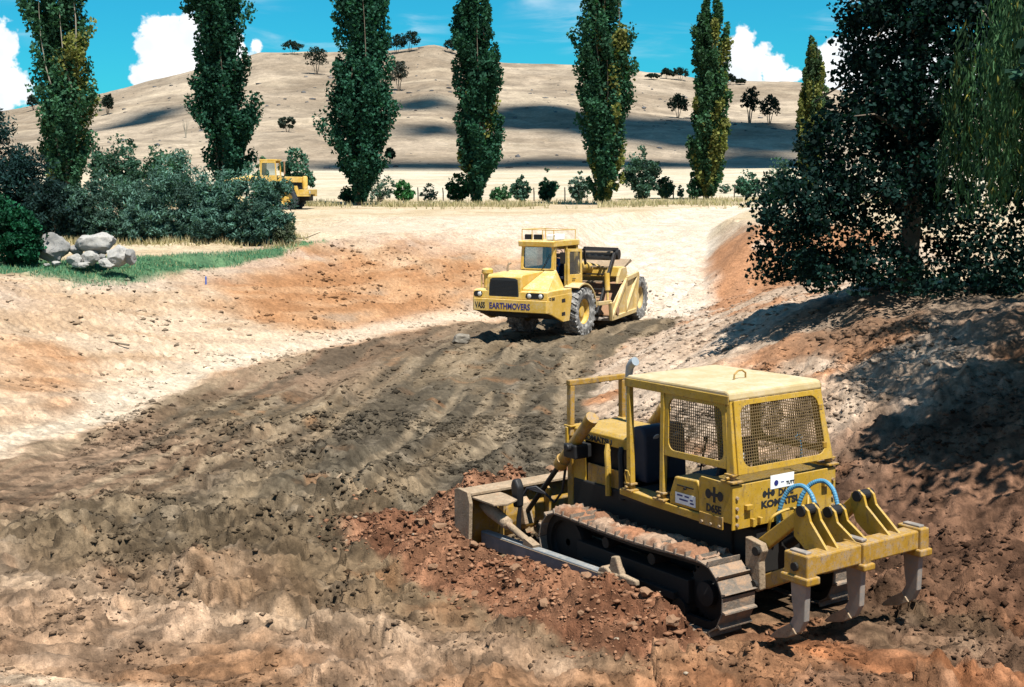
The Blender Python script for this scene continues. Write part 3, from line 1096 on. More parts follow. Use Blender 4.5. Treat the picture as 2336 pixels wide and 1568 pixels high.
# engine bay: bonnet top, sides and front guard
mb = MB()
mb.prism([(-.47, 1.78), (.47, 1.78), (.47, 1.92), (.42, 1.965), (-.42, 1.965), (-.47, 1.92)], 'x', .85, 2.12)
bonnet = mb.build("bonnet", 'yellow', dz_root, bevel=.012)
mb = MB()
mb.box(.80, 2.05, -.36, .36, 1.1, 1.80)
mb.build("engine", 'black', dz_root, bevel=.03)
for s_ in (1, -1):
    mb = MB()
    mb.box(1.78, 2.10, s_ * .47 - .015, s_ * .47 + .015, 1.05, 1.78)
    mb.build("side_plate", 'yellow', dz_root, bevel=.006)
    for xa in (1.22, .92):
        mb = MB()
        mb.tube([(xa + .04, s_ * .46, 1.80), (xa + .02, s_ * .50, 1.70), (xa - .02, s_ * .52, 1.50), (xa - .05, s_ * .54, 1.10)], .045, 8)
        mb.build("air_duct", 'yellow' if xa > 1 else 'black', dz_root, smooth=True)
    mb = MB()
    mb.box(.70, 1.75, s_ * .45 - .012, s_ * .45 + .012, 1.08, 1.46)
    mb.build("engine_side_door", 'yellow_worn', dz_root, bevel=.006)
mb = MB()
mb.box(2.06, 2.20, -.50, .50, .62, 1.93)
guard = mb.build("radiator_guard", 'yellow_worn', dz_root, bevel=.02)
for k in range(9):
    mb = MB()
    mb.box(2.205, 2.235, -.42, .42, .80 + k * .12, .87 + k * .12)
    mb.build("grille_bar", 'dark', guard)
text_mesh("KOMATSU", .11, 'ink', "lettering", bonnet, (1.86, .475, 1.80), (-1, 0, 0), (0, 0, 1), bold=.004, xs=1.35)
# front hoop over the bonnet
mb = MB()
mb.beam((2.10, .50, 1.80), (2.12, .47, 2.53), .075, .10)
hoop = mb.build("hoop_post", 'yellow_worn', dz_root, bevel=.012)
mb = MB()
mb.beam((2.16, -.50, 1.80), (2.12, -.47, 2.53), .075, .10)
mb.build("hoop_post", 'yellow_worn', dz_root, bevel=.012)
mb = MB()
mb.box(2.07, 2.17, -.52, .52, 2.53, 2.61)
mb.build("hoop_crossbar", 'yellow_worn', dz_root, bevel=.012)
for s_ in (1, -1):
    mb = MB()
    mb.box(2.03, 2.20, s_ * .49 - .06, s_ * .49 + .06, 1.935, 1.96)
    mb.box(2.09, 2.14, s_ * .55 - .02, s_ * .55 + .02, 1.70, 1.93)
    mb.build("hoop_bracket", 'yellow', dz_root, bevel=.008)
# exhaust with corrugated lower length and rain elbow
mb = MB()
zz = [1.95 + .018 * k for k in range(24)]
mb.tube([(1.72, -.28, z) for z in zz] + [(1.72, -.28, 2.42), (1.72, -.28, 2.67), (1.70, -.28, 2.77), (1.64, -.28, 2.84), (1.57, -.28, 2.87)], [.055 if k % 2 else .044 for k in range(24)] + [.045, .055, .06, .065, .066], 12)
mb.build("exhaust_pipe", 'pipe_grey', dz_root, smooth=True)
# cowl, dashboard and operator's place
mb = MB()
mb.prism([(.55, 1.35), (.92, 1.35), (.92, 1.99), (.86, 2.10), (.66, 2.12), (.58, 2.02)], 'y', -.36, .36)
cowl = mb.build("dashboard_cowl", 'seat', dz_root, bevel=.04, smooth=True)
for k in range(3):
    mb = MB()
    mb.cyl((.575 - .008, -.18 + k * .18, 1.98), (.56, -.18 + k * .18, 1.975), .05, n=14)
    mb.build("gauge", 'lamp_glass', cowl)
mb = MB()
mb.box(-1.2, .55, -.84, .84, 1.24, 1.33)
mb.build("cab_floor", 'dark', dz_root)
mb = MB()
mb.box(-.75, -.25, -.28, .28, 1.52, 1.66)
seat = mb.build("seat", 'seat', dz_root, bevel=.04, smooth=True)
mb = MB()
mb.beam((-.72, 0, 1.60), (-.86, 0, 2.16), .52, .13)
mb.build("seat_back", 'seat', seat, bevel=.05, smooth=True)
mb = MB()
mb.cyl((-.5, 0, 1.33), (-.5, 0, 1.52), .12, n=12)
mb.build("seat_pedestal", 'black', seat)
for (x, y, xt, yt, zt) in ((.30, .30, .22, .30, 1.95), (.34, .20, .26, .2, 1.9), (.30, -.34, .16, -.36, 1.92), (-.2, -.46, -.2, -.46, 1.86)):
    mb = MB()
    mb.tube([(x, y, 1.33), (xt, yt, zt)], .014, 6)
    mb.tube([(xt, yt, zt), (xt, yt, zt + .06)], .03, 8)
    mb.build("control_lever", 'black', dz_root)
# deck edges, fenders and tank
for s_ in (1, -1):
    mb = MB()
    mb.prism([(.50, 1.30), (.50, 1.375), (.20, 1.385), (-.10, 1.375), (-1.08, 1.36), (-1.08, 1.255), (-.1, 1.27)], 'y', s_ * .62, s_ * .875)
    mb.build("fender_deck", 'yellow', dz_root, bevel=.012)
    mb = MB()                                                # battery / tool box with sloping front
    mb.prism([(-.50, 1.37), (-.50, 1.50), (-.60, 1.74), (-1.02, 1.76), (-1.06, 1.70), (-1.06, 1.37)], 'y', s_ * .50, s_ * .86)
    tb = mb.build("tool_box", 'yellow', dz_root, bevel=.02)
    mb = MB()
    mb.box(-.96, -.66, s_ * .86, s_ * .872, 1.635, 1.65)
    mb.cyl((-.81, s_ * .86, 1.62), (-.81, s_ * .885, 1.62), .018, n=10)
    mb.build("box_latch", 'dark', tb)
    if s_ > 0:
        mb = MB()
        mb.box(-1.00, -.62, .862, .866, 1.41, 1.55)
        st_ = mb.build("warning_sticker", 'white_sticker', tb, label="white printed sticker on the tool box")
        for (xx, zz, ww) in ((-.66, 1.52, .10), (-.80, 1.52, .08), (-.70, 1.47, .16), (-.90, 1.45, .07), (-.90, 1.49, .05)):
            mb = MB()
            mb.box(xx - ww, xx, .867, .869, zz - .012, zz + .008)
            mb.build("print", 'ink_blue', st_)
# fuel tank
mb = MB()
mb.box(-1.655, -1.10, -.86, .86, 1.36, 1.80)
tank = mb.build("fuel_tank", 'yellow', dz_root, bevel=.02)
mb = MB()
mb.box(-1.68, -1.656, -.875, .885, 1.27, 1.81)
mb.build("tank_rear_plate", 'yellow', tank, bevel=.006)
for s_ in (1, -1):
    mb = MB()
    mb.prism([(-1.085, 1.345), (-1.66, 1.345), (-1.66, 1.79), (-1.62, 1.83), (-1.12, 1.84), (-1.085, 1.80)], 'y', s_ * .862, s_ * .885)
    mb.build("tank_side_plate", 'yellow', tank, bevel=.006)
    mb = MB()
    mb.box(-1.52, -1.10, s_ * .887 - .01, s_ * .887 + .012, 1.245, 1.40)
    mb.build("skirt_plate", 'yellow_worn', tank, bevel=.006)
    for xx in (-1.16, -1.32, -1.47):
        mb = MB()
        mb.cyl((xx, s_ * .885, 1.285), (xx, s_ * .92, 1.285), .019, n=6)
        mb.build("bolt", 'dusty', tank)
    for zz in (1.33, 1.43, 1.53, 1.66):
        mb = MB()
        mb.cyl((-1.678, s_ * .82, zz), (-1.705, s_ * .82, zz), .021, n=6)
        mb.build("bolt", 'dusty', tank)
# brackets on the rear plate
for (y0, y1, z0, z1) in ((.60, .70, 1.50, 1.56), (.56, .60, 1.28, 1.38), (.44, .48, 1.30, 1.38), (-.72, -.62, 1.60, 1.66)):
    mb = MB()
    mb.box(-1.74, -1.68, y0, y1, z0, z1)
    mb.build("plate_bracket", 'yellow', tank, bevel=.006)
mb = MB()
mb.box(-1.684, -1.681, -.135, .265, 1.685, 1.855)
pl_ = mb.build("dealer_sticker", 'white_sticker', tank, label="white sticker with blue emblem on the rear plate")
mb = MB()
mb.lathe([(.0, 0), (.035, 0), (.035, -.003), (0, -.003)], (-1.685, .17, 1.755), 'x', 14)
mb.box(-1.688, -1.685, .04, .09, 1.752, 1.76)
mb.build("emblem", 'ink_blue', pl_)
text_mesh("TUTT", .055, 'ink', "lettering", pl_, (-1.686, .0, 1.715), (0, -1, 0), (0, 0, 1), bold=.002)


def maker_mark(parent, origin, right, up, k):
    """round - bar - round emblem next to the model lettering"""
    o_, r_, u_ = Vector(origin), Vector(right), Vector(up)
    n_ = r_.cross(u_)
    mb = MB()
    for c, sg in ((.045, 1), (.215, -1)):
        pts = [(c + .042 * math.cos(R(a)), .07 + .05 * math.sin(R(a))) for a in range(0, 360, 24)]
        vs = [o_ + r_ * (x * k) + u_ * (y * k) + n_ * .003 for x, y in pts]
        mb.add(vs, [tuple(range(len(vs)))])
    for x0, x1, y0, y1 in ((.112, .148, -.005, .15), (.08, .112, .055, .09), (.148, .18, .055, .09)):
        vs = [o_ + r_ * (x * k) + u_ * (y * k) + n_ * .003 for x, y in ((x0, y0), (x1, y0), (x1, y1), (x0, y1))]
        mb.add(vs, [(0, 1, 2, 3)])
    return mb.build("maker_emblem", 'ink', parent)


maker_mark(tank, (-1.681, .40, 1.585), (0, -1, 0), (0, 0, 1), .82)
text_mesh("D65E", .12, 'ink', "lettering", tank, (-1.681, .13, 1.59), (0, -1, 0), (0, 0, 1), bold=.005, xs=.95)
text_mesh("KOMATSU", .115, 'ink', "lettering", tank, (-1.681, .42, 1.475), (0, -1, 0), (0, 0, 1), bold=.006, xs=1.28)
maker_mark(tank, (-1.20, .886, 1.56), (-1, 0, 0), (0, 0, 1), 1.25)
text_mesh("D65E", .13, 'ink', "lettering", tank, (-1.22, .887, 1.43), (-1, 0, 0), (0, 0, 1), bold=.006, xs=.9)

# canopy cab
mb = MB()
mb.prism([(-1.52, 2.80), (-1.50, 2.90), (-1.44, 2.92), (.42, 2.90), (.47, 2.87), (.47, 2.78)], 'y', -.785, .785)
roof = mb.build("cab_roof", 'roof_yellow', dz_root, bevel=.025)
mb = MB()
mb.tube([(-.78, -.18, 2.90), (-.79, -.17, 2.98), (-.80, -.10, 3.02), (-.81, -.02, 3.02), (-.82, .05, 2.98), (-.82, .06, 2.90)], .012, 8)
mb.build("lifting_eye", 'yellow_worn', roof)
for s_ in (1, -1):
    mb = MB()
    mb.box(-1.505, .472, s_ * .787 - .006, s_ * .787 + .012, 2.755, 2.865)
    mb.build("roof_edge", 'yellow', roof, bevel=.008)
    mb = MB()
    mb.beam((.32, s_ * .82, 1.40), (.415, s_ * .755, 2.79), .075, .10, .07, .07)
    mb.build("front_post", 'yellow', dz_root, bevel=.01)
    mb = MB()
    mb.beam((-.33, s_ * .82, 1.42), (-.29, s_ * .76, 2.79), .07, .075)
    mb.build("door_post", 'yellow', dz_root, bevel=.01)
    mb = MB()
    mb.beam((-1.60, s_ * .79, 1.93), (-1.455, s_ * .725, 2.80), .11, .14, .09, .10)
    mb.build("rear_post", 'yellow', dz_root, bevel=.012)
    for (xx, zz) in ((.32, 1.385), (-.33, 1.385), (-1.60, 1.845)):
        mb = MB()
        mb.box(xx - .11, xx + .11, s_ * .82 - .09, s_ * .82 + .09, zz - .005, zz + .02)
        mb.box(xx - .075, xx + .075, s_ * .82 - .06, s_ * .82 + .06, zz + .075, zz + .10)
        mb.cyl((xx, s_ * .82, zz), (xx, s_ * .82, zz + .09), .045, n=12)
        mb.cyl((xx, s_ * .86, zz + .05), (xx, s_ * .92, zz + .05), .022, n=8)
        mb.build("post_mount", 'yellow_worn', dz_root, bevel=.005)
    mb = MB()                                                # small handle on the front post
    mb.tube([(.27, s_ * .87, 1.48), (.25, s_ * .90, 1.60), (.27, s_ * .91, 1.66), (.32, s_ * .91, 1.66), (.35, s_ * .90, 1.60), (.36, s_ * .87, 1.48)], .010, 6)
    mb.build("grab_handle", 'yellow', dz_root)
    # side screen
    mb = MB()
    if s_ > 0:
        q = ((-.36, .825, 1.965), (-1.555, .835, 1.985), (-1.44, .785, 2.775), (-.33, .782, 2.765))
    else:
        q = ((-1.555, -.835, 1.985), (-.36, -.825, 1.965), (-.33, -.782, 2.765), (-1.44, -.785, 2.775))
    hole = mb.ringpanel(*q, .075, .075, .085, .06, .11, -.03)
    scr = mb.build("side_screen_frame", 'yellow', dz_root, bevel=.006)
    mb = MB()
    A, B, C_, D_ = hole
    A, B, C_, D_ = Vector(A), Vector(B), Vector(C_), Vector(D_)

    def wires(mb, A, B, C_, D_, step, r_):
        nw = int((B - A).length / step)
        nh = int((D_ - A).length / step)
        for k in range(1, nw):
            t = k / nw
            mb.beam(A.lerp(B, t), D_.lerp(C_, t), r_, r_)
        for k in range(1, nh):
            t = k / nh
            mb.beam(A.lerp(D_, t), B.lerp(C_, t), r_, r_)
    wires(mb, A, B, C_, D_, .036, .0075)
    mb.build("wire_mesh", 'wire', scr)
# rear screen
mb = MB()
hole = mb.ringpanel((-1.665, .80, 1.93), (-1.665, -.80, 1.93), (-1.515, -.74, 2.80), (-1.515, .74, 2.80), .09, .09, .075, .065, .13, .03)
scr = mb.build("rear_screen_frame", 'yellow', dz_root, bevel=.006)
mb = MB()
wires(mb, *[Vector(p) for p in hole], .037, .008)
mb.build("wire_mesh", 'wire', scr)
for zz in (2.08, 2.55):
    mb = MB()
    mb.box(-1.70 + (zz - 1.93) * .17, -1.64 + (zz - 1.93) * .17, -.72, -.66, zz, zz + .07)
    mb.build("screen_hinge", 'yellow_worn', scr, bevel=.005)
mb = MB()
mb.tube([(-1.60, -.35, 1.95), (-1.58, -.35, 2.18)], .014, 8)
mb.tube([(-1.58, -.35, 2.18), (-1.57, -.38, 2.24), (-1.56, -.33, 2.29), (-1.56, -.28, 2.24), (-1.57, -.33, 2.20)], .010, 6)
mb.build("filler_rod", 'hose_blue', dz_root)
mb = MB()
mb.cyl((-1.35, .50, 2.08), (-1.42, .50, 2.08), .07, n=16)
mb.build("work_lamp", 'lamp_glass', dz_root, smooth=True)

# blade, push arms, braces and lift cylinders
mb = MB()
prof = []
for k in range(9):
    t = k / 8
    prof.append((3.16 + .20 * (2 * t - 1) ** 2, .02 + .92 * t))
back = [(x - .05, z) for x, z in prof]
mb.prism(prof + back[::-1], 'y', -1.66, 1.66)
blade = mb.build("blade", 'yellow_worn', dz_root, bevel=.006)
mb = MB()
mb.box(3.30, 3.42, -1.70, 1.70, .0, .14)
mb.build("cutting_edge", 'steel', blade)
for s_ in (1, -1):
    mb = MB()
    mb.prism([(3.06, .0), (3.44, .0), (3.40, .95), (3.30, .98), (3.04, .96), (2.98, .80), (3.02, .3)], 'y', s_ * 1.64, s_ * 1.70)
    mb.build("blade_end_plate", 'dusty', blade, bevel=.008)
    mb = MB()
    mb.prism([(3.05, s_ * 1.62), (2.45, s_ * 1.62), (2.36, s_ * 1.44), (2.50, s_ * 1.18), (2.90, s_ * 1.12), (3.10, s_ * 1.12)], 'z', .855, .885)
    mb.build("blade_gusset", 'dusty', blade, bevel=.006)
    mb = MB()
    mb.beam((3.06, s_ * 1.40, .225), (.20, s_ * 1.40, .305), .13, .24)
    mb.build("push_arm", 'bluegrey', dz_root, bevel=.015)
    mb = MB()
    mb.box(.22, 3.0, s_ * 1.40 - .075, s_ * 1.40 + .075, .425, .432)
    ob = mb.build("arm_dust", 'dusty', dz_root)
    ob.rotation_euler = (0, R(1.6), 0)
    ob.location = (0, 0, -.026)
    mb = MB()
    mb.cyl((.1, s_ * 1.20, .36), (.1, s_ * 1.46, .36), .15, n=16)
    mb.beam((.22, s_ * 1.40, .31), (-.16, s_ * 1.40, .40), .14, .22, .12, .14)
    mb.beam((-.14, s_ * 1.38, .40), (-.50, s_ * 1.38, .42), .10, .14, .07, .07)
    mb.prism([(.08, .38), (-.22, .42), (-.10, .68), (.0, .66)], 'y', s_ * 1.34, s_ * 1.42)
    mb.build("trunnion", 'dusty', dz_root, bevel=.02)
    mb = MB()
    mb.tube([(1.80, s_ * 1.40, .40), (2.25, s_ * 1.40, .52), (2.40, s_ * 1.40, .565), (2.42, s_ * 1.40, .57), (2.86, s_ * 1.40, .68), (3.10, s_ * 1.40, .72)], [.05, .05, .05, .085, .10, .06], 12)
    mb.beam((1.72, s_ * 1.40, .36), (1.95, s_ * 1.40, .42), .12, .12)
    mb.build("tilt_brace", 'dusty', dz_root, smooth=True)
    mb = MB()
    mb.cyl((1.40, s_ * .66, 2.15), (2.12, s_ * .66, 1.42), .085, n=18)
    mb.cyl((1.36, s_ * .66, 2.19), (1.44, s_ * .66, 2.11), .098, n=18)
    mb.cyl((2.06, s_ * .66, 1.48), (2.16, s_ * .66, 1.38), .105, n=18)
    lc = mb.build("lift_cylinder", 'yellow_worn', dz_root, smooth=True)
    mb = MB()
    mb.cyl((2.14, s_ * .66, 1.40), (2.98, s_ * .68, .53), .038, n=12)
    mb.build("cylinder_rod", 'black', lc, smooth=True)
    mb = MB()
    mb.box(1.62, 1.90, s_ * .48, s_ * .78, 1.56, 1.76)
    mb.cyl((1.76, s_ * .50, 1.72), (1.76, s_ * .84, 1.72), .06, n=14)
    mb.build("cylinder_yoke", 'black', lc, bevel=.02)
    mb = MB()
    mb.prism([(2.92, .35), (3.16, .30), (3.18, .78), (3.0, .66)], 'y', s_ * .60, s_ * .76)
    mb.build("blade_lug", 'dusty', blade, bevel=.01)
mb = MB()                                                    # top ledge of the blade back, dusty
mb.prism([(3.30, .90), (3.02, .90), (3.02, .94), (3.30, .965)], 'y', -1.64, 1.64)
mb.build("blade_top_rail", 'dusty', blade, bevel=.006)
for yy in (.25, -.25, 1.08, -1.08):
    mb = MB()
    mb.prism([(3.12, .05), (3.02, .12), (2.98, .80), (3.14, .90), (3.10, .5)], 'y', yy - .02, yy + .02)
    mb.build("blade_rib", 'yellow_worn', blade)
# hose bundle and cover at the tilt cylinder
mb = MB()
mb.prism([(2.62, .72), (2.74, .70), (2.80, 1.02), (2.76, 1.12), (2.68, 1.14), (2.60, 1.02)], 'y', .98, 1.10)
mb.build("hose_guard", 'black', dz_root, bevel=.03, smooth=True)
for k in range(3):
    mb = MB()
    yy = .98 - k * .05
    mb.tube([(2.70, 1.02 + k * .02, .25), (2.66, 1.03 + k * .02, .55), (2.64, 1.02, .85), (2.58, .95, 1.0), (2.50, .85, 1.02 - k * .03), (2.42, .74, .92), (2.30, .66, .80), (2.18, .60, .98), (2.12, .58, 1.35)], .020, 8)
    mb.build("hydraulic_hose", 'hose_black', dz_root, smooth=True)
# ripper
mb = MB()
mb.box(-2.98, -2.74, -.90, .90, 1.03, 1.26)
beam = mb.build("ripper_beam", 'yellow_worn', dz_root, bevel=.02)
for yy, wd in ((.95, .15), (0.05, .13), (-.95, .15)):
    mb = MB()
    if abs(yy) > .5:
        mb.box(-3.02, -2.66, yy - wd / 2, yy + wd / 2, 1.0, 1.29)
        mb.box(-3.05, -2.63, yy - wd / 2 - .03, yy + wd / 2 + .03, .95, 1.04)
    else:
        mb.box(-3.02, -2.70, yy - wd / 2, yy + wd / 2, 1.02, 1.275)
        mb.box(-3.06, -2.66, yy - wd / 2 - .03, yy + wd / 2 + .03, .96, 1.04)
    pk = mb.build("shank_pocket", 'yellow_worn', beam, bevel=.018)
    mb = MB()
    mb.box(-2.97, -2.72, yy - .045, yy + .045, 1.285, 1.315)
    mb.build("shank_head", 'steel', beam, bevel=.008)
    mb = MB()
    mb.cyl((-2.84, yy + wd / 2, 1.14), (-2.84, yy + wd / 2 + .03, 1.14), .05, n=14)
    mb.build("shank_pin", 'dark', beam)
    mb = MB()
    mb.prism([(-2.97, .98), (-2.73, .98), (-2.75, .72), (-2.78, .55), (-2.72, .44), (-2.52, .30), (-2.50, .26), (-2.70, .30), (-2.88, .38), (-2.95, .52), (-2.96, .75)], 'y', yy - .042, yy + .042)
    sh = mb.build("ripper_shank", 'steel', dz_root, bevel=.012)
    mb = MB()
    mb.prism([(-2.74, .45), (-2.55, .33), (-2.42, .21), (-2.46, .20), (-2.70, .27), (-2.84, .35)], 'y', yy - .058, yy + .058)
    mb.build("ripper_point", 'dusty', sh, bevel=.008)
for yc_, top in ((.50, (-2.52, 1.66)), (0.0, (-2.47, 1.56)), (-.55, (-2.42, 1.66))):
    for off in (-.085, .085):
        mb = MB()
        y_ = yc_ + off
        tx, tz = top
        mb.prism([(-2.92, 1.25), (-2.58, 1.20), (-2.40, 1.32), (tx + .13, tz - .10), (tx + .10, tz), (tx, tz + .055), (tx - .09, tz), (tx - .13, tz - .12)], 'y', y_ - .018, y_ + .018)
        mb.build("clevis_plate", 'yellow', beam, bevel=.006)
    mb = MB()
    mb.cyl((top[0], yc_ - .13, top[1] - .02), (top[0], yc_ + .13, top[1] - .02), .065, n=16)
    mb.build("clevis_pin", 'black', beam)
    if yc_ != 0:
        mb = MB()                                            # upper link running to the tractor
        mb.beam((-1.80, yc_, 1.06), (top[0] + .02, yc_, top[1] - .04), .09, .17, .09, .15)
        mb.build("upper_link", 'yellow', dz_root, bevel=.015)
    else:
        mb = MB()
        mb.cyl((-1.72, 0, .98), (-2.20, 0, 1.33), .075, n=14)
        mb.cyl((-2.18, 0, 1.32), (top[0], 0, top[1] - .02), .04, n=12)
        mb.build("ripper_cylinder", 'black', dz_root, smooth=True)
for s_ in (1, -1):
    mb = MB()
    mb.prism([(-1.66, 1.16), (-1.92, 1.12), (-1.96, 1.04), (-1.90, .90), (-1.92, .56), (-1.86, .52), (-1.66, .56)], 'y', s_ * .56, s_ * .66)
    br_ = mb.build("ripper_bracket", 'dusty', dz_root, bevel=.012)
    mb = MB()
    mb.cyl((-1.87, s_ * .54, 1.03), (-1.87, s_ * .70, 1.03), .055, n=14)
    mb.build("bracket_pin", 'dark', br_)
    mb = MB()
    mb.cyl((-1.84, s_ * .54, .61), (-1.84, s_ * .70, .61), .055, n=14)
    mb.build("bracket_pin", 'dark', br_)
    mb = MB()
    mb.beam((-1.84, s_ * .50, .61), (-2.76, s_ * .62, 1.06), .10, .17)
    mb.build("lower_link", 'yellow_worn', dz_root, bevel=.015)
for yy in (.28, .18):
    mb = MB()
    mb.lathe([(.02, -.04), (.055, -.04), (.055, .04), (.02, .04)], (-2.28 - yy * .3, yy, 1.18), 'y', 14)
    mb.build("hydraulic_fitting", 'dusty', dz_root)


def hose(pts, name, mat, r_, parent, sub=10, ribbed=False):
    P_ = [Vector(p) for p in pts]
    out = []
    for i in range(len(P_) - 1):
        p0, p1, p2, p3 = P_[max(i - 1, 0)], P_[i], P_[i + 1], P_[min(i + 2, len(P_) - 1)]
        for k in range(sub):
            t = k / sub
            out.append(.5 * ((2 * p1) + (-p0 + p2) * t + (2 * p0 - 5 * p1 + 4 * p2 - p3) * t * t + (-p0 + 3 * p1 - 3 * p2 + p3) * t ** 3))
    out.append(P_[-1])
    rs = [r_ * (1.12 if (ribbed and k % 2) else 1.0) for k in range(len(out))]
    mb = MB()
    mb.tube(out, rs, 9)
    return mb.build(name, mat, parent, smooth=not ribbed)


hose([(-1.72, .17, 1.16), (-1.76, .18, 1.45), (-1.84, .12, 1.68), (-1.98, .06, 1.76), (-2.14, .06, 1.70), (-2.26, .07, 1.50), (-2.32, .08, 1.32)], "blue_hose", 'hose_blue', .026, dz_root, 14, True)
hose([(-1.74, -.13, 1.24), (-1.78, -.14, 1.50), (-1.86, -.22, 1.70), (-2.0, -.30, 1.77), (-2.16, -.30, 1.70), (-2.26, -.28, 1.52), (-2.32, -.26, 1.34)], "blue_hose", 'hose_blue', .026, dz_root, 14, True)
hose([(-1.70, .32, 1.14), (-1.76, .33, 1.34), (-1.80, .22, 1.42), (-1.82, .02, 1.44), (-1.86, -.1, 1.40)], "steel_line", 'yellow', .018, dz_root)
hose([(-1.70, -.30, 1.20), (-1.78, -.28, 1.50), (-1.86, -.2, 1.55), (-1.95, -.1, 1.35)], "steel_line", 'yellow', .018, dz_root)

# ------------------------------------------------------------------ the scraper coming down into the pit (X forward, Y to its left)
SPOS = Vector((1.40, 46.95, 0.02))
SROT = R(-119)
sc = empty("motor_scraper", Matrix.Translation(SPOS) @ Matrix.Rotation(SROT, 4, 'Z'))
tag(sc, "yellow motor scraper with lettered bumper driving down the dark clay floor", "scraper")


def wheel(parent, c, r_, w, mat, rimmat, side, dish=.10, lugs=22):
    """tyre with lugs and a dished rim; the rim is the part, the tyre its sub-part"""
    mb = MB()
    rr = r_ * .52
    s_ = side
    h = w / 2
    mb.lathe([(rr, -h * .75), (rr, h * .55), (rr + .04, h * .78), (rr + .035, h * .70), (rr - .03, h * .60), (rr - .05, h * .5 - dish), (.20, h * .5 - dish), (.19, h * .5 - dish + .08), (.0, h * .5 - dish + .10)] if s_ > 0 else
             [(rr, h * .75), (rr, -h * .55), (rr + .04, -h * .78), (rr + .035, -h * .70), (rr - .03, -h * .60), (rr - .05, -h * .5 + dish), (.20, -h * .5 + dish), (.19, -h * .5 + dish - .08), (.0, -h * .5 + dish - .10)], c, 'y', 40)
    for k in range(10):
        a = 2 * math.pi * k / 10
        yb = c[1] + s_ * (h * .5 - dish)
        mb.cyl((c[0] + .27 * math.cos(a), yb, c[2] + .27 * math.sin(a)), (c[0] + .27 * math.cos(a), yb + s_ * .03, c[2] + .27 * math.sin(a)), .02, n=6)
    wh = mb.build("wheel", rimmat, parent, smooth=True)
    mb = MB()
    prof = [(rr, -h * .72), (rr + .02, -h * .80), (r_ * .72, -h), (r_ * .86, -h * .98), (r_ * .93, -h * .86), (r_ * .955, -h * .5), (r_ * .96, 0), (r_ * .955, h * .5), (r_ * .93, h * .86), (r_ * .86, h * .98), (r_ * .72, h), (rr + .02, h * .80), (rr, h * .72)]
    mb.lathe(prof, c, 'y', 48)
    for k in range(lugs):
        for sg in (-1, 1):
            a = 2 * math.pi * (k + (.25 if sg > 0 else -.25)) / lugs
            a2 = a + .10
            q = []
            for rad in (r_ * .90, r_ * 1.0):
                for (aa, yy) in ((a, sg * h * .99), (a + .13, sg * h * .99), (a2 + .15, sg * h * .08), (a2 + .03, sg * h * .08)):
                    rd_ = rad if abs(yy) < h * .5 else rad * (.985 if rad > r_ * .95 else .97)
                    q.append((c[0] + rd_ * math.cos(aa), c[1] + yy, c[2] + rd_ * math.sin(aa)))
            mb.hexa(q)
    mb.build("tyre", mat, wh, smooth=False)
    return wh


for s_ in (1, -1):
    wheel(sc, (0, s_ * 1.13, .86), .87, .60, 'rubber', 'scraper_yellow', s_)
mb = MB()
mb.cyl((0, -1.0, .86), (0, 1.0, .86), .17, n=16)
mb.box(-.35, .35, -.4, .4, .60, 1.15)
mb.build("front_axle", 'dark', sc, bevel=.03)
mb = MB()
mb.box(-1.4, 2.9, -.62, .62, .85, 1.40)
mb.build("chassis", 'dark', sc, bevel=.03)
# bumper and skirts
mb = MB()
mb.prism([(3.12, -1.40), (3.12, 1.44), (2.98, 1.47), (2.80, 1.47), (2.80, -1.47), (2.98, -1.45)], 'z', 1.045, 1.47)
bump = mb.build("bumper", 'scraper_yellow', sc, bevel=.02)
text_mesh("VASS", .29, 'ink', "lettering", bump, (3.124, -1.33, 1.145), (0, 1, 0), (0, 0, 1), bold=.006, xs=.62)
text_mesh("EARTHMOVERS", .29, 'ink_blue', "lettering", bump, (3.124, -.77, 1.145), (0, 1, 0), (0, 0, 1), bold=.006, xs=.80)
mb = MB()
mb.prism([(3.10, 1.04), (2.0, .74), (1.1, .70), (1.1, 1.0), (2.8, 1.05)], 'y', -1.35, 1.30)
mb.build("belly_guard", 'dark', sc, bevel=.01)
for s_ in (1, -1):
    mb = MB()
    mb.prism([(3.05, 1.045), (2.75, .98), (1.86, .66), (1.40, .66), (1.18, 1.56), (1.20, 1.62), (3.0, 1.60), (3.05, 1.47)], 'y', s_ * 1.38, s_ * 1.46)
    sk = mb.build("side_skirt", 'scraper_yellow', sc, bevel=.012)
    for zz in (1.34, .88):
        mb = MB()
        mb.prism([(2.0, zz), (1.72, zz), (1.74, zz + .13), (2.0, zz + .12)], 'y', s_ * 1.462, s_ * 1.466)
        mb.build("step_hole", 'black', sk)
text_mesh("JD 860", .15, 'ink', "lettering", sk.parent, (2.92, 1.464, 1.46), (-1, 0, 0), (0, 0, 1), bold=.004, xs=.95)
# deck with headlights, bonnet and grille
mb = MB()
mb.prism([(3.06, 1.47), (3.03, 1.74), (2.90, 1.78), (1.2, 1.78), (1.2, 1.47)], 'y', -1.45, 1.45)
deck = mb.build("front_deck", 'scraper_yellow', sc, bevel=.025)
mb = MB()
mb.prism([(3.04, 1.50), (3.0, 2.22), (2.90, 2.30), (1.35, 2.36), (1.35, 1.50)], 'y', -.92, .42)
bon = mb.build("bonnet", 'scraper_yellow', sc, bevel=.03)
mb = MB()
gr = [(-.80, 1.55), (.33, 1.55), (.35, 1.60), (.30, 2.14), (.20, 2.19), (-.25, 2.215), (-.68, 2.19), (-.77, 2.14), (-.82, 1.60)]
mb.prism(gr, 'x', 3.03, 3.05)
grl = mb.build("grille", 'grille', bon, bevel=.004)
for k in range(12):
    zz = 1.60 + k * .045
    mb = MB()
    mb.box(3.051, 3.056, -.77, .30, zz, zz + .012)
    mb.build("grille_wire", 'dark', grl)
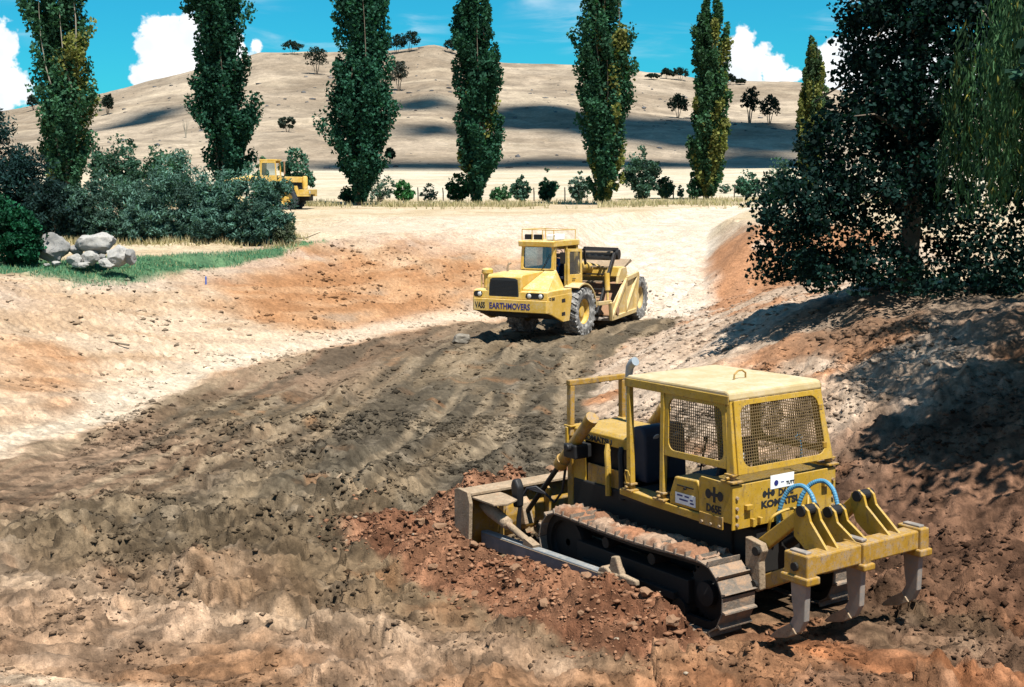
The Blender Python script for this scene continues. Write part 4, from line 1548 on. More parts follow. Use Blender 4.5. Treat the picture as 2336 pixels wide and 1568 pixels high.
for (y0, y1) in ((.62, 1.32), (-1.42, -1.08)):
    mb = MB()
    n_ = 16
    pts = []
    rad = .10
    for (cx, a0) in ((y1 - rad, -90), (y0 + rad, 90)):
        for k in range(9):
            a = R(a0 + 180 * k / 8)
            pts.append((cx + rad * math.cos(a), 1.62 + rad * math.sin(a)))
    mb.prism(pts, 'x', 3.02, 3.062)
    hb = mb.build("headlight_housing", 'black', deck, bevel=.004)
    lamps = (y0 + .14, y1 - .13) if y1 - y0 > .5 else ((y0 + y1) / 2 + .06,)
    for yy in lamps:
        mb = MB()
        mb.lathe([(0, .015), (.05, .012), (.075, .0), (.08, -.01), (0, -.01)], (3.068, yy, 1.615), 'x', 16)
        mb.build("headlight", 'lamp_glass', hb, smooth=True)
# sloping panel below the windscreen
mb = MB()
A_ = [(2.96, .44, 1.76), (2.96, 1.42, 1.76), (1.30, .92, 2.38), (1.30, .44, 2.42)]
mb.hexa([(2.96, .43, 1.70), (2.96, 1.42, 1.70), (1.20, 1.20, 1.70), (1.20, .43, 1.70), (2.92, .43, 1.86), (2.86, 1.38, 1.80), (1.20, .84, 2.40), (1.20, .43, 2.40)])
mb.build("sloping_panel", 'scraper_yellow', sc, bevel=.02)
# cab
CX0, CX1, CY0, CY1 = -.55, 1.28, -.52, .80
mb = MB()
mb.box(CX0, CX1 - .02, CY0, CY1, 1.50, 1.62)
mb.build("cab_floor", 'dark', sc)
mb = MB()
mb.hexa([(CX1 - .1, CY0, 1.62), (CX1, CY0, 1.62), (CX1, CY1, 1.62), (CX1 - .1, CY1, 1.62), (CX1 - .1, CY0, 2.40), (CX1, CY0, 2.40), (CX1, CY1, 2.40), (CX1 - .1, CY1, 2.40)])
mb.build("cab_front_panel", 'scraper_yellow', sc, bevel=.01)
mb = MB()
hole = mb.ringpanel((CX1, CY0, 2.38), (CX1, CY1, 2.38), (CX1 - .08, CY1 - .02, 3.24), (CX1 - .08, CY0 + .02, 3.24), .10, .10, .05, .05, .08, .05)
wf = mb.build("windscreen_frame", 'scraper_yellow', sc, bevel=.008)
mb = MB()
mb.add(hole, [(0, 1, 2, 3)])
A, B, C_, D_ = [Vector(p) for p in hole]
nn = (B - A).cross(D_ - A).normalized() * .006
mb.add([A + nn, B + nn, C_ + nn, D_ + nn], [(0, 1, 2, 3)])
mb.build("windscreen", 'glass', wf)
mb = MB()
mb.tube([(CX1 + .05, .30, 2.36), (CX1 + .055, .46, 2.60), (CX1 + .03, .62, 2.95)], .011, 6)
mb.build("wiper", 'black', wf)
for (x, y) in ((CX0 + .05, CY0 + .05), (CX0 + .05, CY1 - .05), (.30, CY1 - .04), (CX1 - .06, CY1 - .04), (CX1 - .06, CY0 + .04)):
    mb = MB()
    mb.beam((x, y, 1.60), (x - (.06 if x > 1 else 0), y, 3.22), .09, .09)
    mb.build("cab_post", 'scraper_yellow', sc, bevel=.01)
mb = MB()
mb.prism([(CX1 + .10, 3.20), (CX1 + .12, 3.38), (CX1, 3.41), (CX0 - .05, 3.40), (CX0 - .10, 3.37), (CX0 - .10, 3.20)], 'y', CY0 - .06, CY1 + .04)
rf = mb.build("cab_roof", 'scraper_yellow', sc, bevel=.02)
mb = MB()
mb.ringpanel((CX0, CY1, 1.62), (CX0, CY0, 1.62), (CX0, CY0, 3.22), (CX0, CY1, 3.22), .30, .30, 1.0, .18, .05, .05)
mb.build("cab_rear_panel", 'scraper_yellow', sc)
mb = MB()
mb.box(CX0 + .06, CX0 + .07, CY0 + .03, CY1 - .03, 1.65, 2.58)
mb.box(CX0 + .08, CX1 - .12, CY0 + .05, CY0 + .07, 1.65, 2.36)
mb.box(CX0 + .08, CX1 - .12, CY0 + .06, CY1 - .06, 3.17, 3.19)
mb.build("cab_lining", 'black', sc)
mb = MB()
mb.box(CX0, CX1 - .1, CY0, CY0 + .04, 1.62, 2.40)
mb.build("cab_side_panel", 'scraper_yellow', sc)
# open door folded back along the cab side
mb = MB()
A0 = (.36, .90, 1.55)
hole = mb.ringpanel((.36, .88, 1.55), (-.62, .98, 1.55), (-.60, .96, 3.06), (.36, .86, 3.10), .13, .12, .62, .10, .05, -.05)
dr = mb.build("cab_door", 'scraper_yellow', sc, bevel=.008)
mb = MB()
mb.add(hole, [(0, 1, 2, 3)])
mb.build("door_glass", 'glass', dr)
mb = MB()
mb.tube([(.1, .93, 2.02), (-.1, .95, 2.02)], .015, 6)
mb.build("door_handle", 'black', dr)
mb = MB()                                                    # far side window frame
hole = mb.ringpanel((CX0, CY0 - .02, 2.38), (CX1 - .06, CY0 - .02, 2.38), (CX1 - .12, CY0 + .0, 3.22), (CX0, CY0 + .0, 3.22), .10, .10, .06, .06, .06, .04)
mb.build("side_window_frame", 'scraper_yellow', sc)
mb = MB()                                                    # mirror on an arm
mb.box(1.12, 1.15, .95, 1.16, 2.62, 3.02)
mir = mb.build("mirror", 'dark', sc, bevel=.02)
mb = MB()
mb.tube([(1.22, .82, 3.10), (1.16, .98, 3.12), (1.13, 1.05, 3.02)], .014, 6)
mb.build("mirror_arm", 'black', mir)
# seat, wheel
mb = MB()
mb.box(-.25, .22, -.1, .40, 1.95, 2.08)
st_ = mb.build("seat", 'seat', sc, bevel=.03)
mb = MB()
mb.beam((-.24, .15, 2.04), (-.36, .15, 2.65), .48, .12)
mb.build("seat_back", 'seat', st_, bevel=.03)
mb = MB()
mb.box(-.2, .18, -.02, .32, 1.62, 1.95)
mb.build("seat_base", 'black', st_)
mb = MB()
mb.tube([(.80 + .05 * math.sin(a), .15 + .20 * math.cos(a), 2.36 + .17 * math.sin(a)) for a in [2 * math.pi * k / 20 for k in range(21)]], .016, 6, cap=False)
mb.tube([(.80, .15, 2.36), (1.05, .15, 1.75)], .03, 8)
mb.build("steering_wheel", 'black', sc)
# roof rail with lamps and a white box
for (p0, p1) in (((1.25, CY0 + .02, 3.40), (1.25, CY0 + .02, 3.80)), ((1.25, -.10, 3.40), (1.25, -.10, 3.79)), ((1.25, .32, 3.40), (1.25, .32, 3.78)), ((-.45, .76, 3.40), (-.45, .76, 3.76)), ((-.45, -.45, 3.40), (-.45, -.45, 3.78)), ((1.25, .76, 3.40), (1.25, .76, 3.78))):
    mb = MB()
    mb.cyl(p0, p1, .017, n=8)
    mb.build("rail_post", 'scraper_yellow', rf)
mb = MB()
mb.tube([(1.25, CY0 + .02, 3.80), (1.25, .76, 3.78), (-.45, .76, 3.76), (-.45, CY0 + .02, 3.78), (1.25, CY0 + .02, 3.80)], .017, 8)
mb.build("roof_rail", 'scraper_yellow', rf)
for (y0, y1, m_) in ((-.42, -.14, 'black'), (-.06, .28, 'black')):
    mb = MB()
    mb.box(1.10, 1.22, y0, y1, 3.44, 3.62)
    mb.build("roof_lamp", m_, rf, bevel=.02)
mb = MB()
mb.box(.35, 1.05, .36, .74, 3.42, 3.62)
mb.build("roof_box", 'white_sticker', rf, bevel=.03, label="white box on the cab roof")
# fenders behind the front wheels
for s_ in (1, -1):
    mb = MB()
    n_ = 14
    outer = [(1.02 * math.cos(R(a)), .86 + 1.02 * math.sin(R(a))) for a in np.linspace(60, 175, n_)]
    inner = [(.97 * math.cos(R(a)), .86 + .97 * math.sin(R(a))) for a in np.linspace(60, 175, n_)]
    mb.prism(outer + inner[::-1], 'y', s_ * .80, s_ * 1.38)
    mb.build("fender", 'scraper_frame', sc)
# air cleaner on the right hand deck, exhaust, warning lamp
mb = MB()
mb.lathe([(0, 2.48), (.14, 2.47), (.20, 2.42), (.20, 2.30), (.15, 2.26), (.13, 2.24), (.13, 1.80), (0, 1.80)], (2.45, -1.22, 0), 'z', 20)
mb.build("air_cleaner", 'scraper_yellow', sc, smooth=True)
mb = MB()
mb.tube([(2.55, -1.40, 1.75), (2.55, -1.40, 2.26)], .03, 8)
mb.build("bracket_pipe", 'scraper_frame', sc)
mb = MB()
mb.tube([(1.9, -.72, 2.30), (1.9, -.72, 2.50), (1.86, -.70, 2.60), (1.76, -.68, 2.62)], [.035, .035, .04, .045], 10)
mb.build("exhaust_stub", 'dusty', sc, smooth=True)

# gooseneck and bowl; the rear half is swung a little at the hitch
HP = Vector((-1.55, 0, 0))
yaw = R(6)


def rr3(p):
    v = Vector(p) - HP
    return (HP.x + v.x * math.cos(yaw) - v.y * math.sin(yaw), HP.y + v.x * math.sin(yaw) + v.y * math.cos(yaw), v.z)


class RB(MB):
    def build(s, *a, **k):
        s.v = [rr3(p) for p in s.v]
        return MB.build(s, *a, **k)


mb = RB()
mb.tube([(-.95, 0, 1.30), (-1.05, 0, 1.9), (-1.25, 0, 2.28), (-1.6, 0, 2.42), (-2.2, 0, 2.34), (-4.6, 0, 2.05)], [.22, .24, .25, .25, .22, .20], 16)
neck = mb.build("gooseneck", 'scraper_yellow', sc, smooth=True)
mb = RB()
mb.box(-1.9, -1.2, -.38, .38, 1.0, 1.35)
mb.build("hitch", 'dark', sc, bevel=.04)
mb = RB()
mb.hexa([(-4.2, -1.25, 1.80), (-3.55, -1.25, 1.84), (-3.55, 1.25, 1.84), (-4.2, 1.25, 1.80), (-4.2, -1.25, 2.22), (-3.6, -1.25, 2.24), (-3.6, 1.25, 2.24), (-4.2, 1.25, 2.22)])
mb.build("draft_crossbeam", 'scraper_yellow', sc, bevel=.04)
for s_ in (1, -1):
    mb = RB()
    mb.prism([(-3.60, 2.18), (-4.2, 2.20), (-4.35, 1.95), (-3.9, 1.70), (-3.2, 1.62), (-3.3, 1.9)], 'y', s_ * 1.24, s_ * 1.34)
    mb.build("draft_arm_plate", 'scraper_frame', sc, bevel=.012)
    mb = RB()
    mb.beam((-3.55, s_ * 1.30, 1.75), (-1.0, s_ * 1.18, .98), .10, .16)
    mb.beam((-1.02, s_ * 1.18, .98), (-.85, s_ * 1.1, .95), .10, .16)
    mb.cyl((-2.60, s_ * 1.02, 2.0), (-2.60, s_ * 1.02, 1.35), .10, n=14)
    mb.cyl((-2.60, s_ * 1.02, 1.36), (-2.50, s_ * 1.05, .95), .05, n=10)
    mb.v = []
    mb.f = []
    mb.cyl((-2.72, s_ * 1.05, 2.05), (-2.66, s_ * 1.10, 1.40), .105, n=14)
    mb.cyl((-2.66, s_ * 1.10, 1.42), (-2.60, s_ * 1.14, .95), .05, n=10)
    mb.build("bowl_lift_cylinder", 'scraper_yellow', sc, smooth=True)
    mb = RB()
    mb.beam((-1.25, s_ * 1.22, 1.02), (-2.45, s_ * 1.30, .98), .12, .14)
    mb.build("push_link", 'scraper_frame', sc, bevel=.012)
    # bowl side with its frame members
    mb = RB()
    mb.prism([(-2.25, .95), (-2.40, .30), (-5.35, .40), (-5.6, 1.85), (-4.1, 1.72), (-2.8, .95)], 'y', s_ * 1.28, s_ * 1.32)
    bs = mb.build("bowl_side", 'scraper_frame', sc)
    for (p0, p1, w_) in (((-2.42, .36), (-4.15, 1.74), .15), ((-4.15, 1.74), (-5.62, 1.86), .16), ((-2.42, .36), (-5.32, .42), .15), ((-4.10, 1.70), (-4.05, .46), .10), ((-4.05, .46), (-5.5, 1.76), .12), ((-2.28, .98), (-2.42, .30), .14), ((-5.35, .42), (-5.62, 1.85), .13)):
        mb = RB()
        mb.beam((p0[0], s_ * 1.36, p0[1]), (p1[0], s_ * 1.36, p1[1]), .11, w_)
        mb.build("bowl_rib", 'scraper_frame', bs, bevel=.008)
    mb = RB()
    mb.cyl((-2.95, s_ * 1.30, .62), (-2.95, s_ * 1.44, .62), .16, n=18)
    mb.build("pivot_boss", 'mud', bs)
mb = RB()
mb.prism([(-2.4, .28), (-5.35, .36), (-5.35, .44), (-2.4, .34)], 'y', -1.28, 1.28)
mb.build("bowl_floor", 'steel', sc)
mb = RB()
mb.prism([(-2.9, .40), (-5.3, .45), (-5.3, 1.35), (-4.6, 1.60), (-3.9, 1.35)], 'y', -1.26, 1.26)
mb.build("load_of_earth", 'mud', sc, bevel=.1)
mb = RB()
mb.box(-5.70, -5.40, -1.28, 1.28, .5, 1.8)
mb.build("ejector", 'scraper_frame', sc, bevel=.02)
# elevator ladder: two side rails, flights across, drive at the top
E0, E1 = Vector((-1.95, 0, .55)), Vector((-3.9, 0, 2.70))
for s_ in (1, -1):
    mb = RB()
    mb.beam(E0 + Vector((0, s_ * .95, 0)), E1 + Vector((0, s_ * .95, 0)), .08, .24)
    mb.build("elevator_rail", 'black', sc, bevel=.01)
    mb = RB()
    mb.beam((-1.15, s_ * .72, 3.06), (-4.55, s_ * .85, 2.86), .10, .11)
    mb.beam((-1.10, s_ * .72, 3.06), (-1.25, s_ * .72, 2.45), .08, .08)
    mb.build("elevator_top_frame", 'black', sc, bevel=.01)
    mb = RB()
    mb.beam((-1.35, s_ * .76, 2.74), (-4.45, s_ * .86, 2.50), .08, .10)
    mb.build("elevator_side_bar", 'dark', sc, bevel=.01)
for k in range(9):
    t = k / 8
    p = E0.lerp(E1, t) + Vector((.10, 0, .08))
    mb = RB()
    mb.beam(p + Vector((0, -.90, 0)), p + Vector((0, .90, 0)), .17, .05)
    mb.build("elevator_flight", 'dark' if k % 2 else 'dusty', sc, bevel=.006)
for k in range(5):
    x_ = -1.5 - k * .72
    mb = RB()
    mb.box(x_ - .09, x_ + .09, -.80, .80, 2.76 - k * .06, 2.82 - k * .06)
    mb.build("elevator_slat", 'black', sc, bevel=.008)
mb = RB()
mb.cyl((-4.4, -.95, 2.66), (-4.4, .98, 2.66), .20, n=16)
mb.build("elevator_drive", 'black', sc, smooth=True)
mb = RB()
mb.hexa([(-4.6, -1.0, 2.0), (-4.5, -1.0, 2.0), (-4.5, 1.0, 2.0), (-4.6, 1.0, 2.0), (-5.5, -1.15, 2.35), (-5.3, -1.15, 2.45), (-5.3, 1.15, 2.45), (-5.5, 1.15, 2.35)])
mb.build("spill_plate", 'dusty', sc)
for s_ in (1, -1):
    w_ = wheel(sc, (-6.35, s_ * 1.02, .84), .86, .58, 'rubber', 'scraper_frame', s_)
    for o in [w_] + list(w_.children):
        o.data.transform(Matrix.Translation(HP) @ Matrix.Rotation(yaw, 4, 'Z') @ Matrix.Translation(-HP))
mb = RB()
mb.box(-7.0, -5.6, -.55, .55, .60, 1.55)
mb.build("rear_frame", 'scraper_frame', sc, bevel=.05)
mb = RB()
mb.cyl((-6.35, -1.0, .84), (-6.35, 1.0, .84), .15, n=14)
mb.build("rear_axle", 'dark', sc)

# ------------------------------------------------------------------ the driver in the scraper's open cab


def skin_figure(name, joints, edges, mat, mtx):
    me = bpy.data.meshes.new(name)
    names = list(joints)
    me.from_pydata([joints[n_][:3] for n_ in names], [(names.index(a), names.index(b_)) for a, b_ in edges], [])
    o = bpy.data.objects.new(name, me)
    COL.objects.link(o)
    o.modifiers.new('skin', 'SKIN')
    for i, n_ in enumerate(names):
        r_ = joints[n_][3]
        me.skin_vertices[0].data[i].radius = r_ if isinstance(r_, tuple) else (r_, r_)
    me.skin_vertices[0].data[0].use_root = True
    sb = o.modifiers.new('sub', 'SUBSURF')
    sb.levels = sb.render_levels = 2
    dg = bpy.context.evaluated_depsgraph_get()
    m2 = bpy.data.meshes.new_from_object(o.evaluated_get(dg))
    m2.materials.clear()
    for mm in mat:
        m2.materials.append(M[mm])
    bpy.data.objects.remove(o)
    m2.polygons.foreach_set('use_smooth', [True] * len(m2.polygons))
    ob = bpy.data.objects.new(name, m2)
    link(ob)
    ob.matrix_world = mtx
    return ob


J = {'pelvis': (0, 0, .0, (.17, .13)), 'waist': (-.03, 0, .20, (.15, .11)), 'chest': (-.04, 0, .42, (.18, .13)), 'neck': (0, 0, .60, .055), 'head': (.03, 0, .70, (.075, .085)), 'crown': (.03, 0, .82, (.075, .09)),
     'shl': (-.03, .20, .52, .065), 'ell': (.16, .26, .30, .048), 'wrl': (.42, .20, .36, .035), 'hal': (.50, .18, .38, .04),
     'shr': (-.03, -.20, .52, .065), 'elr': (.16, -.26, .30, .048), 'wrr': (.42, -.20, .36, .035), 'har': (.50, -.18, .38, .04),
     'knl': (.44, .14, .02, .075), 'anl': (.52, .14, -.38, .05), 'tol': (.68, .15, -.42, .045),
     'knr': (.44, -.12, .02, .075), 'anr': (.52, -.12, -.38, .05), 'tor': (.68, -.13, -.42, .045), 'hpl': (.08, .10, -.01, .095), 'hpr': (.08, -.10, -.01, .095)}
Ed = [('pelvis', 'waist'), ('waist', 'chest'), ('chest', 'neck'), ('neck', 'head'), ('head', 'crown'), ('chest', 'shl'), ('shl', 'ell'), ('ell', 'wrl'), ('wrl', 'hal'), ('chest', 'shr'), ('shr', 'elr'), ('elr', 'wrr'), ('wrr', 'har'),
      ('pelvis', 'hpl'), ('hpl', 'knl'), ('knl', 'anl'), ('anl', 'tol'), ('pelvis', 'hpr'), ('hpr', 'knr'), ('knr', 'anr'), ('anr', 'tor')]
driver = skin_figure("person", J, Ed, ['skin', 'cloth_blue'], sc.matrix_world @ Matrix.Translation((.0, .15, 2.17)))
for p in driver.data.polygons:
    c = p.center
    skinny = c.z > .57 or (c.x > .25 and c.z > .2) or (c.x > .40 and c.z < -.02)
    p.material_index = 0 if skinny else 1
tag(driver, "person in blue work clothes seated at the wheel in the scraper's open cab", "person")
dm = sc.matrix_world @ Matrix.Translation((.0, .15, 2.17))
mb = MB()
mb.lathe([(0, .93), (.07, .925), (.095, .88), (.10, .82), (.16, .81), (.16, .80), (.09, .80), (0, .80)], (.03, 0, 0), 'z', 16)
hat = mb.build("hat", 'white_sticker', driver, smooth=True)

# ------------------------------------------------------------------ second scraper tractor, half hidden behind the shrubs
g2 = spot(672, 468, 140)
W2 = Vector((-15.75, 93, H0(-15.75, 93) - .12))
s2 = empty("scraper_tractor", Matrix.Translation(W2) @ Matrix.Rotation(R(-4), 4, 'Z'))
tag(s2, "yellow scraper tractor seen side on, half hidden behind the grey-green shrubs", "tractor")
wheel(s2, (0, -1.1, .86), .88, .6, 'rubber_far', 'scraper_yellow', -1)
wheel(s2, (0, 1.1, .86), .88, .6, 'rubber_far', 'scraper_yellow', 1)
mb = MB()
mb.box(-2.2, 1.5, -.6, .6, .7, 1.2)
mb.build("chassis", 'dark', s2)
mb = MB()
mb.prism([(-.75, 2.02), (-.75, 2.42), (.95, 2.38), (1.0, 2.32), (1.0, 1.98)], 'y', -.62, .62)
mb.build("bonnet", 'scraper_yellow', s2, bevel=.03)
mb = MB()
mb.box(-.72, .9, -.5, .5, 1.3, 2.04)
mb.build("engine", 'black', s2)
mb = MB()
mb.tube([(1.17, -.45, 1.55), (1.17, -.45, 2.34), (1.17, -.45, 2.44)], [.19, .19, .13], 16)
mb.build("air_cleaner", 'scraper_yellow', s2, smooth=True)
mb = MB()
mb.tube([(-.32, -.30, 2.38), (-.32, -.30, 3.10), (-.33, -.30, 3.45)], [.05, .05, .07], 10)
mb.build("exhaust_pipe", 'mud', s2)
for s_ in (1, -1):
    mb = MB()
    mb.prism([(-1.15, 1.30), (-.85, 1.72), (.68, 1.76), (.90, 1.15), (1.62, 1.15), (1.62, 1.02), (.82, 1.02), (.58, 1.62), (-.78, 1.60), (-1.05, 1.20)], 'y', s_ * .75, s_ * 1.40)
    mb.build("fender", 'scraper_yellow', s2, bevel=.01)
mb = MB()
mb.box(.95, 1.62, -1.38, 1.38, 1.16, 1.50)
mb.build("front_box", 'scraper_yellow', s2, bevel=.02)
mb = MB()
mb.box(1.63, 1.66, -1.2, -.9, 1.22, 1.42)
mb.build("headlight", 'lamp_glass', s2)
mb = MB()
hole = mb.ringpanel((-2.0, -.66, 1.55), (-.74, -.66, 1.55), (-.85, -.66, 3.50), (-1.92, -.66, 3.50), .10, .08, .95, .14, .04, .05)
cf = mb.build("cab_side", 'scraper_yellow', s2)
mb = MB()
mb.add(hole, [(0, 1, 2, 3)])
mb.build("cab_glass", 'glass', cf)
mb = MB()
hole = mb.ringpanel((-.74, .66, 1.55), (-2.0, .66, 1.55), (-1.92, .66, 3.50), (-.85, .66, 3.50), .10, .08, .95, .14, .04, .05)
mb.build("cab_side", 'scraper_yellow', s2)
mb = MB()
mb.box(-2.0, -.75, -.68, .68, 3.50, 3.62)
mb.build("cab_roof", 'scraper_yellow', s2, bevel=.02)
mb = MB()
mb.box(-2.0, -1.95, -.66, .66, 1.55, 3.5)
mb.build("cab_back", 'scraper_yellow', s2)
mb = MB()
mb.tube([(-1.6, 0, 1.3), (-2.3, 0, 2.2), (-3.0, 0, 2.3), (-5.0, 0, 1.9)], .22, 12)
mb.build("gooseneck", 'scraper_yellow', s2, smooth=True)
mb = MB()
mb.prism([(-3.2, .5), (-6.2, .5), (-6.4, 1.9), (-4.8, 1.7)], 'y', -1.3, 1.3)
mb.build("bowl", 'scraper_frame', s2, bevel=.03)
wheel(s2, (-7.0, -1.05, .84), .86, .58, 'rubber_far', 'scraper_frame', -1)
wheel(s2, (-7.0, 1.05, .84), .86, .58, 'rubber_far', 'scraper_frame', 1)

# ------------------------------------------------------------------ vegetation


def leaves(name, cen, size, aspect, col, mat, parent, up_bias=0.0, droop=None, fold=.25):
    """one small two-triangle leaf (or tuft of leaves) per point"""
    n = len(cen)
    a = rng.normal(size=(n, 3))
    if droop is not None:
        a = a * droop[0] + np.array(droop[1])
    a /= np.linalg.norm(a, axis=1, keepdims=True) + 1e-9
    b_ = rng.normal(size=(n, 3))
    b_[:, 2] *= (1 - up_bias)
    b_ -= a * (a * b_).sum(1, keepdims=True)
    b_ /= np.linalg.norm(b_, axis=1, keepdims=True) + 1e-9
    nrm = np.cross(a, b_)
    L = (size * rng.uniform(.65, 1.3, n))[:, None]
    Wd = L * aspect
    v = np.stack([cen - a * L * .5, cen + b_ * Wd * .5 + nrm * L * fold * .3, cen + a * L * .5, cen - b_ * Wd * .5 + nrm * L * fold * .3], 1).reshape(-1, 3)
    i = np.arange(n)[:, None] * 4
    f = np.concatenate([i + [0, 1, 2], i + [0, 2, 3]], 0)
    c = np.repeat(np.clip(col, 0.002, 1), 4, axis=0)
    me = raw_mesh(name, v, f, c, mat)
    o = bpy.data.objects.new(name, me)
    link(o, parent)
    return o


def clump_points(C, Rd, n, shell=.45):
    """n points in each ellipsoid clump (centres C (k,3), radii Rd (k,3))"""
    k = len(C)
    d = rng.normal(size=(k, n, 3))
    d /= np.linalg.norm(d, axis=2, keepdims=True)
    r_ = rng.uniform(0, 1, (k, n, 1)) ** shell
    return (C[:, None, :] + d * r_ * Rd[:, None, :]).reshape(-1, 3)


def trunk(parent, pts, radii, mat='bark', name="trunk", n=7):
    mb = MB()
    mb.tube(pts, radii, n)
    return mb.build(name, mat, parent, smooth=True)


def green(n, base, var=.35, yellow=None):
    c = np.tile(np.array(base, float), (n, 1))
    c *= (1 + rng.uniform(-var, var, (n, 1)))
    if yellow is not None:
        t = (rng.uniform(0, 1, (n, 1)) < yellow) * rng.uniform(.4, 1, (n, 1))
        c = c * (1 - t) + np.array([.26, .23, .05]) * t
    return c


def poplar(label, X, Yb, dist, prof, yellow=(0, 0), base=(.030, .062, .022), stems=4, pale=False, seed=0, dens=1.0):
    """Lombardy poplar; prof = rows of (display y, left x, right x) of its outline in the photograph"""
    k = dist / 2966.0
    x0 = (X - 1168) * k
    y0 = math.sqrt(max(dist ** 2 - x0 ** 2, 1)) if False else dist
    z0 = H0(x0, y0)
    root = empty("poplar_tree", Matrix.Translation((x0, y0, z0)))
    tag(root, label, "tree", "poplars in a row across the paddock")
    rows = sorted([((Yb - y) * k, (l - X) * k, (r_ - X) * k) for y, l, r_ in prof])
    hz = np.array([q[0] for q in rows])
    lf = np.array([q[1] for q in rows])
    rg = np.array([q[2] for q in rows])
    H = hz[-1]
    hh = np.linspace(max(hz[0], .5), H, 300)
    w = np.interp(hh, hz, rg) - np.interp(hh, hz, lf)
    # upswept branches, each a run of leaf clumps from the stem out to its tip
    nb, per = int(128 * dens), 6
    htip = rng.choice(hh, nb, p=w / w.sum())
    htip[:4] = H * rng.uniform(.93, 1.0, 4)
    ph = rng.uniform(0, 2 * math.pi, nb)
    reach = rng.uniform(.60, 1.10, nb)
    ln = rng.uniform(2.0, 4.2, nb)
    btone = rng.uniform(.65, 1.4, nb)
    C, Rd, tones = [], [], []
    for i_ in range(nb):
        for t in np.linspace(.12, 1, per):
            h_ = max(htip[i_] - ln[i_] * (1 - t), .5)
            l_, r2_ = np.interp(h_, hz, lf), np.interp(h_, hz, rg)
            rad_ = (r2_ - l_) / 2
            q_ = reach[i_] * t ** .8 * .92
            C.append(((l_ + r2_) / 2 + math.cos(ph[i_]) * q_ * rad_, math.sin(ph[i_]) * q_ * rad_ * .9, h_))
            sz_ = rng.uniform(.75, 1.2) * min(max(rad_ / 2.4, .35), 1.1) * (1.05 - .35 * t)
            Rd.append((sz_ * .72, sz_ * .72, sz_ * 1.08))
            tones.append(btone[i_] * rng.uniform(.85, 1.15))
    C, Rd, tones = np.array(C), np.array(Rd), np.array(tones)
    nc = len(C)
    n = 58
    pts = clump_points(C, Rd, n)
    pts[:, 2] = np.maximum(pts[:, 2], .4)
    tone = np.repeat(tones, n)[:, None]
    col = green(len(pts), base, .3) * tone
    # yellow leaves low down; sunlight on the right side put into leaf colour
    yel = np.clip(yellow[0] * (1 - pts[:, 2] / H) + yellow[1] * (pts[:, 0] - np.interp(pts[:, 2], hz, (lf + rg) / 2)) / 2.5, 0, .9)
    ycl = np.repeat(np.repeat(rng.uniform(0, 1, nb), per) * rng.uniform(.8, 1.2, nc), n) < yel
    col[ycl] = np.array([.17, .175, .05]) * rng.uniform(.6, 1.2, (ycl.sum(), 1))
    leaves("crown", pts, .29, .78, col, 'leaf', root)
    rr = random.Random(seed)
    for s_ in range(stems):
        a = 2 * math.pi * s_ / stems + rr.uniform(-.4, .4)
        sp = rr.uniform(.25, .6)
        top = H * rr.uniform(.72, .95) if s_ else H * .97
        P_ = []
        for t in np.linspace(0, 1, 9):
            hh_ = -.3 + (top + .3) * t
            cxx = np.interp(hh_, hz, (lf + rg) / 2) * min(1, t * 2)
            wd = np.interp(hh_, hz, (rg - lf) / 2)
            P_.append((cxx + math.cos(a) * sp * wd * min(1, t * 1.8) + .12 * math.cos(a), math.sin(a) * sp * wd * min(1, t * 1.8) + .12 * math.sin(a), hh_))
        trunk(root, P_, [(.19 if pale else .13) * (1 - t) ** 1.8 + .012 for t in np.linspace(0, 1, 9)], 'bark_pale' if pale else 'bark', "trunk" if s_ == 0 else "limb")
    return root


poplar("leftmost tall poplar with thin pale-stemmed crown, above the dark shrubs", 155, 480, 100,
       [(470, 130, 190), (420, 110, 215), (350, 100, 232), (280, 92, 240), (225, 95, 255), (160, 80, 235), (90, 68, 238), (20, 72, 232), (-60, 85, 215), (-150, 110, 190), (-210, 140, 160)], (.25, .10), (.032, .085, .046), 6, True, 1, .85)
poplar("dense dark poplar rising behind the grey-green shrub, second from the left", 512, 480, 101,
       [(470, 480, 545), (400, 475, 575), (340, 460, 590), (250, 445, 600), (220, 455, 598), (150, 460, 580), (90, 445, 585), (20, 430, 588), (-60, 432, 575), (-150, 455, 555), (-215, 490, 520)], (0, 0), (.018, .064, .040), 4, False, 2, 1.1)
poplar("broadest dark poplar with a low spur on its left, right of the far tractor", 822, 472, 104,
       [(455, 805, 848), (425, 790, 862), (385, 772, 882), (330, 750, 898), (285, 733, 905), (245, 742, 912), (200, 752, 910), (150, 770, 898), (90, 775, 893), (30, 768, 892), (-40, 772, 880), (-120, 790, 865), (-190, 815, 840)], (0, 0), (.018, .064, .040), 5, False, 3, 1.15)
poplar("narrow dark poplar standing directly behind the scraper's cab", 1088, 468, 105,
       [(452, 1072, 1108), (420, 1062, 1122), (370, 1048, 1140), (320, 1040, 1148), (260, 1040, 1148), (200, 1030, 1145), (150, 1032, 1142), (80, 1030, 1142), (20, 1040, 1128), (-50, 1045, 1120), (-130, 1065, 1100), (-160, 1078, 1090)], (.05, .02), (.020, .068, .040), 4, False, 4)
poplar("tall poplar with its sunlit lower right side coloured yellow, between the scraper and the haul road", 1370, 472, 104,
       [(455, 1348, 1395), (420, 1340, 1415), (370, 1328, 1432), (310, 1318, 1442), (250, 1312, 1450), (190, 1318, 1446), (140, 1308, 1447), (80, 1300, 1440), (40, 1312, 1432), (-30, 1325, 1425), (-120, 1345, 1405), (-185, 1368, 1385)], (.26, .26), (.026, .076, .042), 5, False, 5, 1.1)
